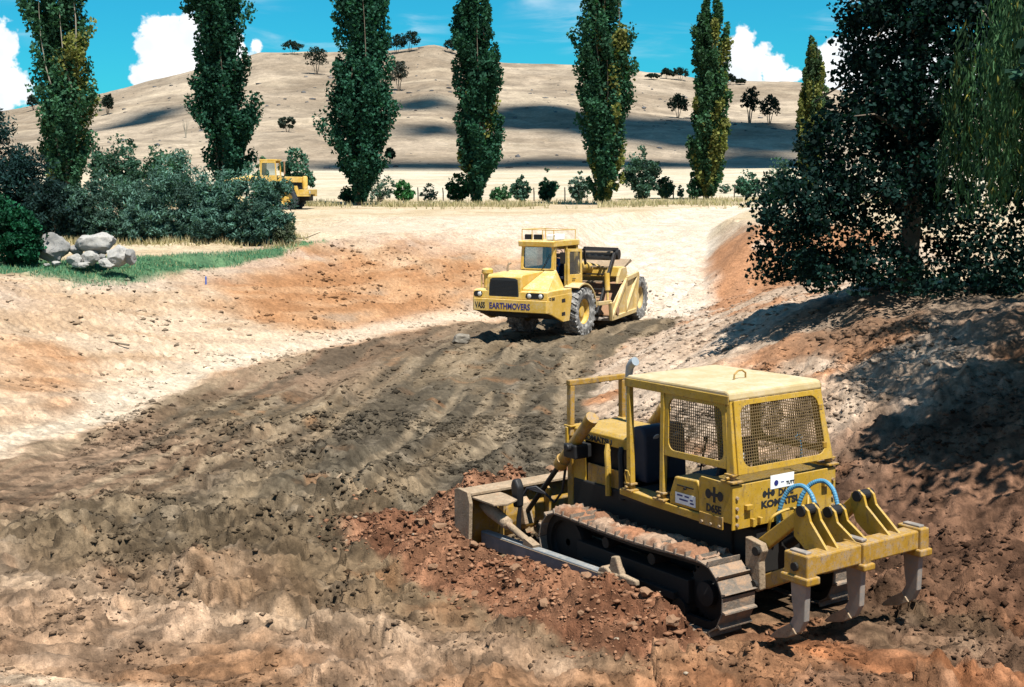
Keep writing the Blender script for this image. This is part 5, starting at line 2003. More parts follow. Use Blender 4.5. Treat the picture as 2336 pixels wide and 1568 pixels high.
poplar("slender poplar turning yellow, whole crown in view, by the haul road", 1608, 455, 112,
       [(440, 1590, 1632), (400, 1572, 1645), (350, 1562, 1652), (300, 1560, 1655), (240, 1568, 1660), (180, 1566, 1662), (120, 1570, 1662), (60, 1574, 1655), (25, 1590, 1640), (5, 1608, 1622)], (.55, .22), (.036, .085, .042), 4, False, 6)
poplar("small yellow-leaved poplar just left of the dark shade tree", 1838, 452, 126,
       [(420, 1818, 1862), (360, 1808, 1872), (300, 1806, 1876), (240, 1810, 1876), (180, 1815, 1872), (130, 1820, 1866), (100, 1832, 1852)], (1.1, .2), (.050, .085, .040), 3, False, 7, .7)


def bush(name, label, cat, c, lumps, nleaf, size, aspect, base, group=None, stems=5, mat='leaf', droop=None, var=.35, yellow=None, tone=(.6, 1.35), shell=.35, nclump=26, clump=.28):
    """shrub or round tree: lumps = (dx, dy, dz, rx, ry, rz) relative to its foot c"""
    root = empty(name, Matrix.Translation(c))
    tag(root, label, cat, group)
    pts, cols = [], []
    for (x, y, z, rx, ry, rz) in lumps:
        C = clump_points(np.array([[x, y, z]]), np.array([[rx, ry, rz]]), nclump, .30)
        m = min(rx, ry, rz)
        Rd = np.tile([m * clump * 1.3, m * clump * 1.3, m * clump], (nclump, 1)) * rng.uniform(.7, 1.4, (nclump, 1))
        n = max(6, int(nleaf / len(lumps) / nclump))
        p = clump_points(C, Rd, n, shell)
        t = np.repeat(rng.uniform(tone[0], tone[1], nclump), n)[:, None]
        pts.append(p)
        cols.append(green(len(p), base, var, yellow) * t)
    pts = np.concatenate(pts)
    cols = np.concatenate(cols)
    keep = pts[:, 2] > .03
    leaves("crown", pts[keep], size, aspect, cols[keep], mat, root, droop=droop)
    rr = random.Random(hash(label) % 999)
    for k in range(stems):
        l = lumps[k % len(lumps)]
        P_ = [(rr.uniform(-.1, .1) + .15 * l[0], rr.uniform(-.1, .1) + .15 * l[1], -.15), (.45 * l[0] + rr.uniform(-.1, .1), .45 * l[1], .45 * l[2]), (l[0] + rr.uniform(-.3, .3) * l[3], l[1] + rr.uniform(-.3, .3) * l[4], l[2] + .3 * l[5])]
        w = .05 * max(l[5], .4)
        trunk(root, P_, [w * 1.3, w, w * .3], 'bark', "trunk" if k == 0 else "limb", 6)
    return root


def at(X, Y, dist, z=None):
    """world x for display x at a given distance, standing on the land"""
    x = (X - 1168) / 2966.0 * dist
    return Vector((x, dist, H0(x, dist)))


# grey-green wattle shrubs in the left middle ground
def wattle(label, X0, X1, Ytop, Ybase, dist, nleaf, base=(.078, .150, .122)):
    k = dist / 2966.0
    cx = (X0 + X1) / 2
    c = at(cx, Ybase, dist)
    w = (X1 - X0) * k / 2
    h = (Ybase - Ytop) * k
    rr = random.Random(int(X0))
    lumps = [(0, 0, h * .50, w * .62, w * .5, h * .50)]
    for q in (-.72, -.40, .38, .70):
        lumps.append((q * w, rr.uniform(-.3, .3) * w, h * rr.uniform(.33, .50), w * .42, w * .42, h * rr.uniform(.33, .46)))
    for q in (-.9, -.5, 0, .45, .9):
        lumps.append((q * w * .9, -rr.uniform(.2, .5) * w, h * .20, w * .30, w * .3, h * .22))
    return bush("wattle_shrub", label, "shrub", c, lumps, nleaf, .20, .30, base, "grey-green shrubs behind the rocks", 8, tone=(.45, 1.5), nclump=40, clump=.30, shell=.5)


wattle("grey-green feathery shrub, leftmost of the low shrubs behind the rocks", 160, 355, 378, 540, 56, 22000, (.068, .130, .102))
wattle("large grey-green feathery shrub in the middle of the row behind the green grass", 310, 520, 345, 548, 55, 28000)
wattle("grey-green feathery shrub in front of the far tractor, nearest the haul road", 462, 655, 366, 550, 54.5, 28000, (.066, .135, .108))
bush("wattle_shrub", "sparse twiggy grey shrub at the right end of the row, beside the bare ground", "shrub", at(640, 540, 54), [(0, 0, .7, .55, .5, .6), (.35, -.2, .45, .4, .4, .45), (-.4, .1, .9, .5, .4, .5)], 2600, .17, .3, (.075, .095, .060), "grey-green shrubs behind the rocks", 9, tone=(.6, 1.4))
# dark trees at the left edge
c = at(35, 530, 57)
bush("conifer_tree", "dark blue-green tree filling the left edge behind the leafy bush", "tree", c, [(-1.2, 0, 3.4, 1.9, 1.8, 2.2), (.1, 0, 2.0, 1.7, 1.5, 1.8), (-2.2, 0, 4.4, 1.6, 1.6, 1.6), (.5, .2, 1.0, 1.3, 1.2, 1.1)], 20000, .22, .4, (.012, .034, .034), None, 5, tone=(.5, 1.3), nclump=50)
c = at(140, 525, 55.5)
bush("conifer_tree", "dark low tree between the left-edge tree and the grey-green shrubs", "tree", c, [(0, 0, 1.1, 1.1, 1.1, 1.1), (-.5, .3, 1.8, .9, .9, .8), (.7, .3, .8, .8, .8, .8)], 12000, .18, .4, (.014, .034, .032), None, 5, tone=(.5, 1.3), nclump=44)
c = at(20, 605, 43)
bush("leafy_bush", "glossy bright-green leafy bush at the left edge beside the rocks", "bush", c, [(0, 0, 1.0, .95, .9, 1.0), (-.7, 0, 1.6, .9, .9, .8), (.55, -.1, .65, .55, .5, .6), (.35, .2, 1.3, .5, .5, .6)], 13000, .13, .7, (.010, .062, .030), None, 5, tone=(.35, 1.6), nclump=48)
# round shrubs and small trees between the poplars and beyond
small = [
    (270, 425, 300, 395, 96, "dark green round tree between the two leftmost poplars", (.035, .065, .036), 5200, 60),
    (383, 470, 322, 420, 98, "round olive-green tree showing above the middle grey-green shrub", (.050, .090, .045), 5200, 52),
    (310, 350, 316, 345, 118, "small dark bushy tree on the paddock left of the second poplar", (.022, .045, .028), 1600, 18),
    (598, 420, 346, 400, 99, "light green bush top just left of the far tractor's cab", (.050, .095, .045), 1600, 22),
    (676, 462, 335, 440, 101, "round green tree directly behind the far tractor's bonnet", (.045, .090, .050), 5200, 46),
    (800, 470, 425, 460, 108, "small dark shrub at the left foot of the broadest poplar", (.024, .060, .026), 1200, 24),
    (868, 468, 385, 440, 112, "sparse greyish sapling behind the broadest poplar's right side", (.055, .080, .050), 1500, 36),
    (924, 462, 410, 450, 112, "bright green round shrub right of the broadest poplar", (.045, .120, .035), 1800, 23),
    (981, 462, 415, 445, 113, "thin pale sapling between two poplars", (.075, .105, .065), 700, 22),
    (1046, 466, 390, 450, 110, "dark green pointed shrub left of the poplar behind the cab", (.026, .070, .026), 2200, 27),
    (1142, 460, 422, 455, 112, "low green shrub right of the poplar behind the cab", (.045, .090, .035), 1100, 24),
    (1187, 460, 398, 445, 113, "grey-green round shrub above the scraper's cab", (.050, .085, .050), 2000, 22),
    (1250, 460, 385, 445, 113, "dark upright bushy shrub above the scraper's bowl", (.022, .055, .026), 2200, 23),
    (1320, 455, 388, 440, 114, "pale grey-green shrub at the left of the yellowing poplar", (.065, .090, .058), 1400, 24),
    (1463, 458, 328, 420, 116, "large drooping grey-green tree right of the yellowing poplar", (.040, .068, .040), 5200, 44),
    (1517, 460, 402, 445, 116, "small dark green round shrub left of the slender poplar", (.035, .070, .035), 1500, 19),
    (1550, 455, 420, 448, 118, "tiny pale sapling left of the slender poplar", (.07, .10, .06), 400, 8),
    (1582, 456, 405, 450, 112, "dark shrub at the foot of the slender poplar", (.022, .050, .022), 1300, 18),
    (1650, 440, 416, 436, 130, "tiny grey-green shrub in the paddock right of the slender poplar", (.06, .09, .055), 400, 14),
    (1702, 445, 392, 436, 120, "round grey-green shrub beside the haul road in the paddock", (.040, .080, .045), 2200, 30),
    (1775, 445, 360, 425, 122, "green-grey bushy tree left of the small yellow poplar", (.050, .080, .045), 2600, 36),
]
for (X, Yb, Yt, Ym, dist, lab, colr, nl, hw) in small:
    k = dist / 2966.0
    c = at(X, Yb, dist)
    top = CAM_Z + (417 - Yt) * k - c.z
    w = hw * k
    rr = random.Random(X)
    lumps = [(0, 0, top * .55, w * .75, w * .75, top * .44), (w * .45, 0, top * .40, w * .55, w * .55, top * .30), (-w * .45, .1, top * .42, w * .55, w * .55, top * .32), (rr.uniform(-.2, .2) * w, -.2, top * .25, w * .6, w * .6, top * .24)]
    colr = (colr[0] * 1.15, colr[1] * 1.4, colr[2] * 1.7)
    w *= 1.08
    sparse = 'sparse' in lab or 'thin' in lab or 'tiny' in lab
    bush("paddock_tree" if ' tree' in lab else "paddock_shrub", lab, "tree" if ' tree' in lab else "shrub", c, lumps, nl, .26 if not sparse else .2, .6, colr, "small trees and shrubs among the poplars", 4, nclump=16 if sparse else 26, tone=(.5, 1.4))
# trees on the hill and along its skyline: (X, base y, top y, half width, label)
hilltrees = [
    (668, 124, 94, 26, "dark tree on the skyline left of the broadest poplar"),
    (722, 170, 110, 26, "single dark tree on the hillside just below the skyline"),
    (905, 122, 82, 24, "skyline tree touching the broadest poplar's right edge"),
    (935, 118, 73, 22, "tallest skyline tree right of the broadest poplar"),
    (910, 208, 138, 22, "grey tree on the hill beside the broadest poplar's right edge"),
    (1030, 122, 90, 18, "skyline tree touching the left of the poplar behind the cab"),
    (1490, 182, 168, 18, "low tree at the left end of the right-hand skyline clump"),
    (1520, 180, 156, 13, "small round tree in the right-hand skyline clump"),
    (1552, 184, 155, 22, "broad tree in the right-hand skyline clump left of the slender poplar"),
    (1665, 194, 170, 14, "skyline tree right of the slender poplar"),
    (1688, 194, 180, 14, "lowest skyline tree right of the slender poplar"),
    (1547, 270, 217, 22, "dark round tree alone on the hill left of the slender poplar"),
    (1710, 280, 196, 21, "taller dark tree of the pair on the hillside right of the slender poplar"),
    (1755, 284, 220, 23, "shorter dark tree of the pair on the hillside right of the slender poplar"),
    (656, 302, 264, 18, "pale twin-headed shrub on the bare hillside"),
    (246, 262, 216, 14, "dark hill tree showing at the leftmost poplar's right edge"),
    (76, 252, 218, 14, "hill tree at the far left skyline"),
    (1886, 262, 222, 16, "hill tree just right of the small yellow poplar"),
    (890, 370, 340, 10, "small dark shrub at the hill's foot right of the broadest poplar"),
]
for (X, Yb, Yt, hw, lab) in hilltrees:
    p = spot(X, Yb, 655, 150)
    k = p.y / 2966.0
    h = max((Yb - Yt) * k, 1.5)
    w = hw * k
    pale = 'pale' in lab
    colr = (.050, .065, .050) if pale else ((.05, .058, .05) if 'grey' in lab else (.018, .030, .022))
    rr = random.Random(X)
    if pale:
        lumps = [(-w * .5, 0, h * .6, w * .45, w * .45, h * .38), (w * .5, 0, h * .6, w * .45, w * .45, h * .38)]
    else:
        lumps = [(0, 0, h * .66, w * .8, w * .8, h * .32), (w * .45, 0, h * .56, w * .55, w * .55, h * .26), (-w * .45, 0, h * .58, w * .55, w * .55, h * .26), (rr.uniform(-.3, .3) * w, 0, h * .80, w * .5, w * .5, h * .22)]
    bush("hill_tree" if not pale else "hill_shrub", lab, "tree" if not pale else "shrub", p, lumps, 1300, .75, .7, colr, "scattered trees on the hill", 3, nclump=16, tone=(.6, 1.3), clump=.36)
p = spot(424, 315, 655, 150)
root = empty("dead_sapling", Matrix.Translation(p))
tag(root, "leafless grey sapling standing alone on the hillside left of the second poplar", "tree")
for k in range(6):
    a = k * 1.05
    trunk(root, [(0, 0, -.3), (.25 * math.cos(a), .2, 2.0), (1.1 * math.cos(a), .6 * math.sin(a), 5.2)], [.14, .10, .03], 'bark_pale', "trunk" if k == 0 else "branch", 5)

# ------------------------------------------------------------------ big shade tree and willow on the right
TX, TY = 9.9, 32.6
TZ = H0(TX, TY)
root = empty("shade_tree", Matrix.Translation((TX, TY, TZ)))
tag(root, "large dark broad-leaved shade tree on the right bank with drooping lower branches", "tree")
kk = TY / 2966.0
prof = [(690, 1745), (650, 1725), (600, 1715), (560, 1705), (500, 1705), (460, 1690), (430, 1690), (400, 1770), (360, 1800), (320, 1805), (280, 1835), (230, 1855), (200, 1880), (150, 1885), (100, 1890), (50, 1885), (0, 1880), (-120, 1910), (-260, 2000), (-330, 2090)]
hz = np.array([CAM_Z + (417 - y) * kk - TZ for y, x in prof])
lf = np.array([(x - 1168) * kk - TX for y, x in prof])
nc = 3500
h = rng.uniform(.15, hz[-1], nc)
keepw = np.interp(h, hz, -lf + 4.2)
h = h[rng.uniform(0, 8.4, nc) < keepw]
nc = len(h)
L = np.interp(h, hz, lf)
Rr = np.interp(h, [0, 1.5, 5, hz[-1]], [3.6, 5.0, 4.8, 1.2])
cx, rad = (L + Rr) / 2, (Rr - L) / 2
ph = rng.uniform(0, 2 * math.pi, nc)
rho = rng.uniform(0, 1, nc) ** .42 * .95
C = np.stack([cx + np.cos(ph) * rho * rad, np.sin(ph) * rho * np.minimum(rad, 4.0) * .85, h], 1)
# open space below the crown in the middle, where the bright ground shows through
gap = (C[:, 2] < 1.9) & (C[:, 0] > -1.6) & (rng.uniform(0, 1, nc) < .40)
gap |= (C[:, 2] < 3.2) & (C[:, 2] > 1.2) & (C[:, 0] > -1.8) & (rng.uniform(0, 1, nc) < .30)
C = C[~gap]
nc = len(C)
Rd = np.tile([.42, .42, .36], (nc, 1)) * rng.uniform(.6, 1.35, (nc, 1))
pts = clump_points(C, Rd, 38, .5)
pts[:, 2] = np.maximum(pts[:, 2], .12)
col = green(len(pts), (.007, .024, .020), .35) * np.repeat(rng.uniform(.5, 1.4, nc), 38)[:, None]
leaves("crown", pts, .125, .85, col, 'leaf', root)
trunk(root, [(0, 0, -.3), (.05, 0, 1.0), (.15, .05, 2.4), (.1, .0, 4.5), (.3, .1, 7.5), (.2, 0, 10)], [.30, .24, .21, .17, .10, .03], 'bark', "trunk", 10)
rr = random.Random(4)
for k in range(22):
    zb = rr.uniform(1.6, 7.5)
    a = rr.uniform(0, 2 * math.pi)
    ln = rr.uniform(2.2, 4.2) * (1 - .05 * zb)
    dr_ = rr.uniform(-.9, .6)
    P_ = [(.12, 0, zb), (.12 + math.cos(a) * ln * .35, math.sin(a) * ln * .35, zb + .6), (.12 + math.cos(a) * ln * .7, math.sin(a) * ln * .7, zb + .7 + dr_ * .4), (.12 + math.cos(a) * ln, math.sin(a) * ln, zb + .4 + dr_)]
    trunk(root, P_, [.075, .055, .035, .012], 'bark', "branch", 6)

WX, WY = 13.0, 22.8
WZ = H0(WX, WY)
root = empty("willow_tree", Matrix.Translation((WX, WY, WZ)))
tag(root, "weeping willow with hanging green strands in the upper right corner", "tree")
pts, cols = [], []
bunch = [(rng.uniform(0, 2 * math.pi), 5.0 * math.sqrt(rng.uniform(.05, 1)), rng.uniform(-1.2, 1.2), rng.uniform(.5, 1.5), rng.uniform(1.6, 4.8)) for _ in range(150)]
for k in range(1650):
    bq = bunch[k % 150]
    a = bq[0] + rng.normal(0, .05)
    rad = bq[1] + rng.normal(0, .22)
    sx, sy = math.cos(a) * rad, math.sin(a) * rad
    top = 8.4 - .128 * rad * rad + bq[2] + rng.uniform(-.5, .5)
    ln = bq[4] * rng.uniform(.6, 1.2)
    bot = max(top - ln, 1.7 + rng.uniform(0, .8))
    m = int((top - bot) * 17)
    if m < 3:
        continue
    t = np.linspace(0, 1, m)
    sway = rng.uniform(-.25, .25, 2)
    P_ = np.stack([sx + sway[0] * t * t + rng.normal(0, .035, m), sy + sway[1] * t * t + rng.normal(0, .035, m), top + (bot - top) * t], 1)
    pts.append(P_)
    cols.append(green(m, (.045, .100, .045), .3, .06) * rng.uniform(.8, 1.2) * bq[3])
pts = np.concatenate(pts)
cols = np.concatenate(cols)
leaves("crown", pts, .21, .17, cols, 'leaf', root, droop=(.30, (0, 0, -1.0)))
C = clump_points(np.array([[0, 0, 7.0]]), np.array([[4.3, 4.3, 1.9]]), 420, .33)
pp = clump_points(C, np.tile([.7, .7, .45], (420, 1)), 30)
leaves("crown_top", pp, .17, .3, green(len(pp), (.045, .080, .030), .35), 'leaf', root)
trunk(root, [(0, 0, -.3), (-.1, 0, 1.5), (0, .1, 3.2), (.1, 0, 5.0), (0, 0, 7.5)], [.42, .34, .30, .18, .06], 'bark', "trunk", 10)
for k in range(10):
    a = k * .63
    trunk(root, [(0, 0, 2.6 + .15 * k), (math.cos(a) * 1.4, math.sin(a) * 1.4, 5.2), (math.cos(a) * 3.0, math.sin(a) * 3.0, 7.2), (math.cos(a) * 4.1, math.sin(a) * 4.1, 6.6)], [.14, .10, .06, .02], 'bark', "branch", 6)

OX, OY = 10.9, 18.6
bush("bank_tree", "leafy tree on the right bank beyond the picture's edge, shading the slope by the bulldozer", "tree", Vector((OX, OY, H0(OX, OY))),
     [(0, 0, 6.0, 2.6, 2.6, 1.7), (-1.4, .9, 5.2, 1.7, 1.8, 1.2), (1.4, .5, 5.6, 1.8, 1.8, 1.4), (-.6, 1.9, 4.8, 1.6, 1.5, 1.1), (.3, -1.2, 5.6, 1.6, 1.6, 1.2)], 30000, .2, .8, (.02, .055, .035), None, 6, nclump=90)

# ------------------------------------------------------------------ rocks, clods, grass and small things


def rock_mesh(name, seed, mat, sub=3, squash=.7, rough=.35, cuts=9):
    bm = bmesh.new()
    bmesh.ops.create_icosphere(bm, subdivisions=sub, radius=1.0)
    rr = random.Random(seed)
    planes = []
    for k in range(cuts):
        n = Vector((rr.gauss(0, 1), rr.gauss(0, 1), rr.gauss(0, 1))).normalized()
        planes.append((n, rr.uniform(.60, .92)))
    from mathutils import noise as mn
    off = Vector((rr.uniform(0, 50), rr.uniform(0, 50), rr.uniform(0, 50)))
    for v in bm.verts:
        p = v.co.copy()
        for n, d in planes:
            e = p.dot(n) - d
            if e > 0:
                p -= n * e * .97
        p += p.normalized() * (mn.noise(p * 1.6 + off) * rough * .5 + mn.noise(p * 4 + off) * rough * .25 + mn.noise(p * 9 + off) * rough * .12)
        v.co = Vector((p.x, p.y, p.z * squash))
    me = bpy.data.meshes.new(name)
    bm.to_mesh(me)
    bm.free()
    me.materials.append(M[mat] if isinstance(mat, str) else mat)
    me.polygons.foreach_set('use_smooth', [True] * len(me.polygons))
    try:
        me.set_sharp_from_angle(angle=R(32))
    except Exception:
        pass
    return me


DB = 43.2
boulders = [  # zoomed photo coordinates u0,u1,v0,v1 of each rock, distance offset, material, label
    (245, 462, 95, 275, .35, 'rock', "largest grey granite boulder at the left of the rock pile"),
    (505, 758, 80, 205, .55, 'rock_pale', "broad pale boulder lying on top of the rock pile"),
    (690, 855, 160, 292, .0, 'rock_pale', "pale angular boulder at the right end of the rock pile"),
    (450, 545, 150, 225, .60, 'rock', "grey boulder wedged in the middle of the rock pile"),
    (440, 550, 222, 302, -.15, 'rock_pale', "small white rock at the front of the rock pile, leftmost of the front three"),
    (533, 642, 205, 296, -.05, 'rock_pale', "white upright rock in the middle of the pile's front"),
    (580, 640, 196, 240, .25, 'rock_pale', "small pale rock tucked under the top boulder"),
    (636, 695, 218, 260, .15, 'rock', "small grey rock left of the angular boulder"),
    (640, 738, 250, 308, -.25, 'rock_pale', "low pale rock in front of the angular boulder"),
    (505, 590, 268, 306, -.30, 'rock_pale', "flat white rock lying in front of the pile"),
    (805, 885, 195, 280, -.1, 'rock', "low grey rubble rock against the pile's right end"),
    (332, 402, 263, 296, -.25, 'rock_pale', "small pale stone in the grass in front of the largest boulder"),
    (205, 245, 276, 298, -.2, 'rock_pale', "tiny pale stone at the far left in the grass"),
    (282, 332, 278, 298, -.25, 'rock_pale', "tiny pale stone second from the left in the grass"),
]
for i, (u0, u1, v0, v1, off, mt, lab) in enumerate(boulders):
    d = DB + off
    px0, px1 = u0 * .1537, u1 * .1537
    X = (px0 + px1) / 2 * 2336 / 1024
    Yd0, Yd1 = (730 + .5102 * v0) / 3.3202 * 1568 / 687, (730 + .5102 * v1) / 3.3202 * 1568 / 687
    k = d / 2966.0
    x = (X - 1168) * k
    gz = H0(x, d)
    w = (px1 - px0) * 2336 / 1024 * k / 2
    zt, zb = CAM_Z + (417 - Yd0) * k, CAM_Z + (417 - Yd1) * k
    if i == 0:
        DZ = gz - (CAM_Z + (417 - (730 + .5102 * 292) / 3.3202 * 1568 / 687) * k)     # keep the pile on the ground
    h = (zt - zb) / 2
    o = bpy.data.objects.new("boulder", rock_mesh("boulder", 300 + i, mt, 4, 1.0, .34, 16))
    link(o)
    o.location = (x, d, (zt + zb) / 2 + DZ * .98 - .02)
    o.scale = (w * 1.14, max(w * .85, h), h * 1.22)
    o.rotation_euler = (rng.uniform(-.2, .2), rng.uniform(-.12, .12), rng.uniform(-.4, .4))
    tag(o, lab, "boulder", "rocks piled on the green grass")
# dark clay lump in front of the scraper
o = bpy.data.objects.new("clay_lump", rock_mesh("clay_lump", 77, 'rock_dark', 3, .7, .4))
link(o)
o.location = (-1.72, 44.3, H0(-1.72, 44.3) + .12)
o.scale = (.42, .34, .26)
tag(o, "dark lump of clay on the pit floor in front of the scraper's bumper", "clay lump")
# blue survey peg
mb = MB()
mb.tube([(0, 0, -.15), (.01, 0, .26), (.012, 0, .30)], [.026, .026, .012], 8)
pg = mb.build("survey_peg", 'peg_blue')
pg.location = (-10.62, 45.0, H0(-10.62, 45.0))
tag(pg, "short blue peg standing in the green grass right of the rocks", "peg")
# fence on the far side of the poplars
for (X, lab) in ((955, "grey fence post between the bright green shrub and the thin pale sapling"), (1012, "grey fence post between the thin pale sapling and the dark pointed shrub"),
                 (1218, "grey fence post left of the dark upright shrub above the scraper's bowl"), (1288, "grey fence post right of the dark upright shrub above the scraper's bowl"),
                 (1534, "grey fence post between the small round shrub and the tiny sapling"), (1622, "grey fence post just right of the slender poplar's foot"),
                 (1672, "grey fence post left of the round shrub beside the haul road")):
    fx, fy = (X - 1168) / 2966.0 * 116, 116
    mb = MB()
    mb.tube([(0, 0, -.3), (0, 0, .7), (rng.uniform(-.06, .06), 0, 1.2)], [.055, .055, .05], 7)
    o = mb.build("fence_post", 'wood_post')
    o.location = (fx, fy, H0(fx, fy))
    tag(o, lab, "fence post", "fence posts behind the poplars")

# loose clods
ico_v, ico_f = [], []
bm = bmesh.new()
bmesh.ops.create_icosphere(bm, subdivisions=1, radius=1.0)
ico_v = np.array([v.co[:] for v in bm.verts])
ico_f = np.array([[v.index for v in f.verts] for f in bm.faces])
bm.free()


def scatter_clods(name, P, S, col, mat='clod'):
    n = len(P)
    nv = len(ico_v)
    V = ico_v[None] * rng.uniform(.45, 1.3, (n, nv, 1))
    ang = rng.uniform(0, 2 * math.pi, n)
    ca, sa = np.cos(ang)[:, None], np.sin(ang)[:, None]
    sc_ = S[:, None, None] * np.stack([rng.uniform(.8, 1.4, n), rng.uniform(.7, 1.1, n), rng.uniform(.35, .7, n)], 1)[:, None, :]
    V = V * sc_
    x = V[..., 0] * ca - V[..., 1] * sa
    y = V[..., 0] * sa + V[..., 1] * ca
    V = np.stack([x, y, V[..., 2]], -1) + P[:, None, :]
    F_ = (ico_f[None] + (np.arange(n) * nv)[:, None, None]).reshape(-1, 3)
    me = raw_mesh(name, V.reshape(-1, 3), F_, np.repeat(col, nv, 0), mat)
    o = bpy.data.objects.new(name, me)
    link(o)
    return o


def sample(n, fn, x0, x1, y0, y1):
    x = rng.uniform(x0, x1, n)
    y = rng.uniform(y0, y1, n)
    w = fn(x, y)
    k = rng.uniform(0, 1, n) < w
    return x[k], y[k]


def ground_pts(x, y):
    z, q = ground(x, y)
    return np.stack([x, y, z], 1), ground_col(x, y, q), q


def power(n, a, b_, p):
    return a + (b_ - a) * rng.uniform(0, 1, n) ** p


# crumbs in the pushed-up red earth
x, y = sample(60000, lambda x, y: np.clip(spoil(x, y)[1] * 4.0, 0, 1), -4, 6, 13, 26)
x, y = x[:9000], y[:9000]
P_, col, q = ground_pts(x, y)
und = q['under'] < .3
P_, col = P_[und], col[und]
S = power(len(P_), .012, .062, 7)
P_[:, 2] += S * .25
c_ = lerp3(C3(.14, .065, .036) + 0 * col, C3(.27, .145, .085), rng.uniform(0, 1, len(P_)))
c_[rng.uniform(0, 1, len(P_)) < .03] = (.28, .23, .17)
tag(scatter_clods("spoil_crumbs", P_, S, c_), "loose red-brown crumbs and clods in the earth pushed up by the bulldozer", "loose earth", kind='stuff')
# clods over floor, batters and banks
x1, y1 = sample(13000, lambda x, y: np.where(fbm(x * .5, y * .5, 72, 2) > .50, .8, .10) * np.clip(22.0 / np.hypot(x, y), .12, 1), -9, 9, 11.5, 30)
x2, y2 = sample(12000, lambda x, y: np.where(fbm(x * .5, y * .5, 72, 2) > .5, .7, .10), -18, 13, 28, 60)
x, y = np.concatenate([x1, x2]), np.concatenate([y1, y2])
P_, col, q = ground_pts(x, y)
ok = (q['under'] < .2) & (q['d'] < 8.5)
P_, col = P_[ok], col[ok]
r_ = np.hypot(P_[:, 0], P_[:, 1])
S = power(len(P_), .009, .065, 9) * np.clip(r_ / 20, .9, 1.8)
P_[:, 2] += S * .05
c_ = col * rng.uniform(.55, 1.15, (len(col), 1))
tag(scatter_clods("loose_clods", P_, S, c_), "small clods and stones scattered over the dug earth", "loose earth", kind='stuff')
# fine flat flakes and crumbs, coloured dark to stand in for tiny shadows
oct_v = np.array([(1, 0, 0), (0, 1, 0), (-1, 0, 0), (0, -1, 0), (0, 0, 1), (0, 0, -1)], float)
oct_f = np.array([(0, 1, 4), (1, 2, 4), (2, 3, 4), (3, 0, 4), (1, 0, 5), (2, 1, 5), (3, 2, 5), (0, 3, 5)])
keep_iv, keep_if = ico_v, ico_f
ico_v, ico_f = oct_v, oct_f
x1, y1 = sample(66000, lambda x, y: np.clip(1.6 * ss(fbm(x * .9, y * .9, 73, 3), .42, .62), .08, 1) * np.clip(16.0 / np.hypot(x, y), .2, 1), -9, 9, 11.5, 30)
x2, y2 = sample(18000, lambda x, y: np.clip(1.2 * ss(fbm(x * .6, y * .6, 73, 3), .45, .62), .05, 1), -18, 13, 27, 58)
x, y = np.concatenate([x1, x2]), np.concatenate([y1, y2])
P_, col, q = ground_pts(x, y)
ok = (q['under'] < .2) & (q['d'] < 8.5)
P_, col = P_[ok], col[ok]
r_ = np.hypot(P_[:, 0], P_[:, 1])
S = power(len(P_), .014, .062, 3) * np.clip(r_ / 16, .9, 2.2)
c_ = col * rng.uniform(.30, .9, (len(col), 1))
tag(scatter_clods("shadow_flakes", P_, S, c_), "fine flakes and crumbs of soil, coloured dark as shadow flecks, strewn over the dug ground", "loose earth", kind='stuff')
ico_v, ico_f = keep_iv, keep_if
# the larger lumps one can pick out
lump_me = [rock_mesh("earth_clod", 500 + k, 'mud', 2, .75, .75, 12) for k in range(5)]
n_l = 0
big_spots = [(dx_, dy_, s_) for dx_, dy_, s_ in
             [(-.4, 2.15, .12), (.3, 1.95, .10), (.9, 2.3, .13), (1.5, 1.9, .10), (2.1, 2.2, .12), (2.7, 2.4, .14), (-1.1, 1.75, .13), (-1.7, 1.85, .16), (-2.1, 1.6, .10), (3.4, 2.3, .12), (4.2, 2.6, .15), (4.9, 2.2, .11), (4.6, 1.2, .14), (4.5, .2, .13), (4.4, -.8, .15), (3.9, 3.1, .10), (1.1, 2.8, .08), (-.8, 2.5, .08), (2.0, 2.9, .09), (5.3, 1.6, .09), (-.1, 2.55, .10), (.6, 2.45, .07), (3.0, 2.9, .08), (-1.4, 2.2, .09)]]
for i, (dx_, dy_, s_) in enumerate(big_spots):
    w = DMAT @ Vector((dx_, dy_, 0))
    o = bpy.data.objects.new("earth_clod", lump_me[i % 5])
    link(o)
    o.location = (w.x, w.y, H0(w.x, w.y) + s_ * .3)
    o.scale = (s_ * .8, s_ * .66, s_ * .62)
    o.rotation_euler = (rng.uniform(-.4, .4), rng.uniform(-.4, .4), rng.uniform(0, 6))
    tag(o, "larger red-brown clod of earth lying in the loose windrow around the bulldozer", "earth clod", "large clods in the bulldozer's windrow")

# dry grass along the poplars, green grass round the rocks
def grass(name, x, y, hgt, wid, colr, label, mat='leaf_dry'):
    n = len(x)
    z = np.zeros(n)
    near_ = np.hypot(x, y) < 118
    z[near_] = ground(x[near_], y[near_], False)
    z[~near_] = base_h(x[~near_], y[~near_])[0]
    base = np.stack([x, y, z - .03], 1)
    a = rng.uniform(0, 2 * math.pi, n)
    side = np.stack([np.cos(a), np.sin(a), 0 * a], 1) * (wid * rng.uniform(.6, 1.4, n))[:, None]
    h = hgt * rng.uniform(.5, 1.4, n)
    tip = base + np.stack([rng.normal(0, .35, n) * h, rng.normal(0, .35, n) * h, h], 1)
    v = np.stack([base - side, base + side, tip], 1).reshape(-1, 3)
    f = np.arange(n * 3).reshape(-1, 3)
    me = raw_mesh(name, v, f, np.repeat(colr, 3, 0), mat)
    o = bpy.data.objects.new(name, me)
    link(o)
    tag(o, label, "grass", kind='stuff')
    return o


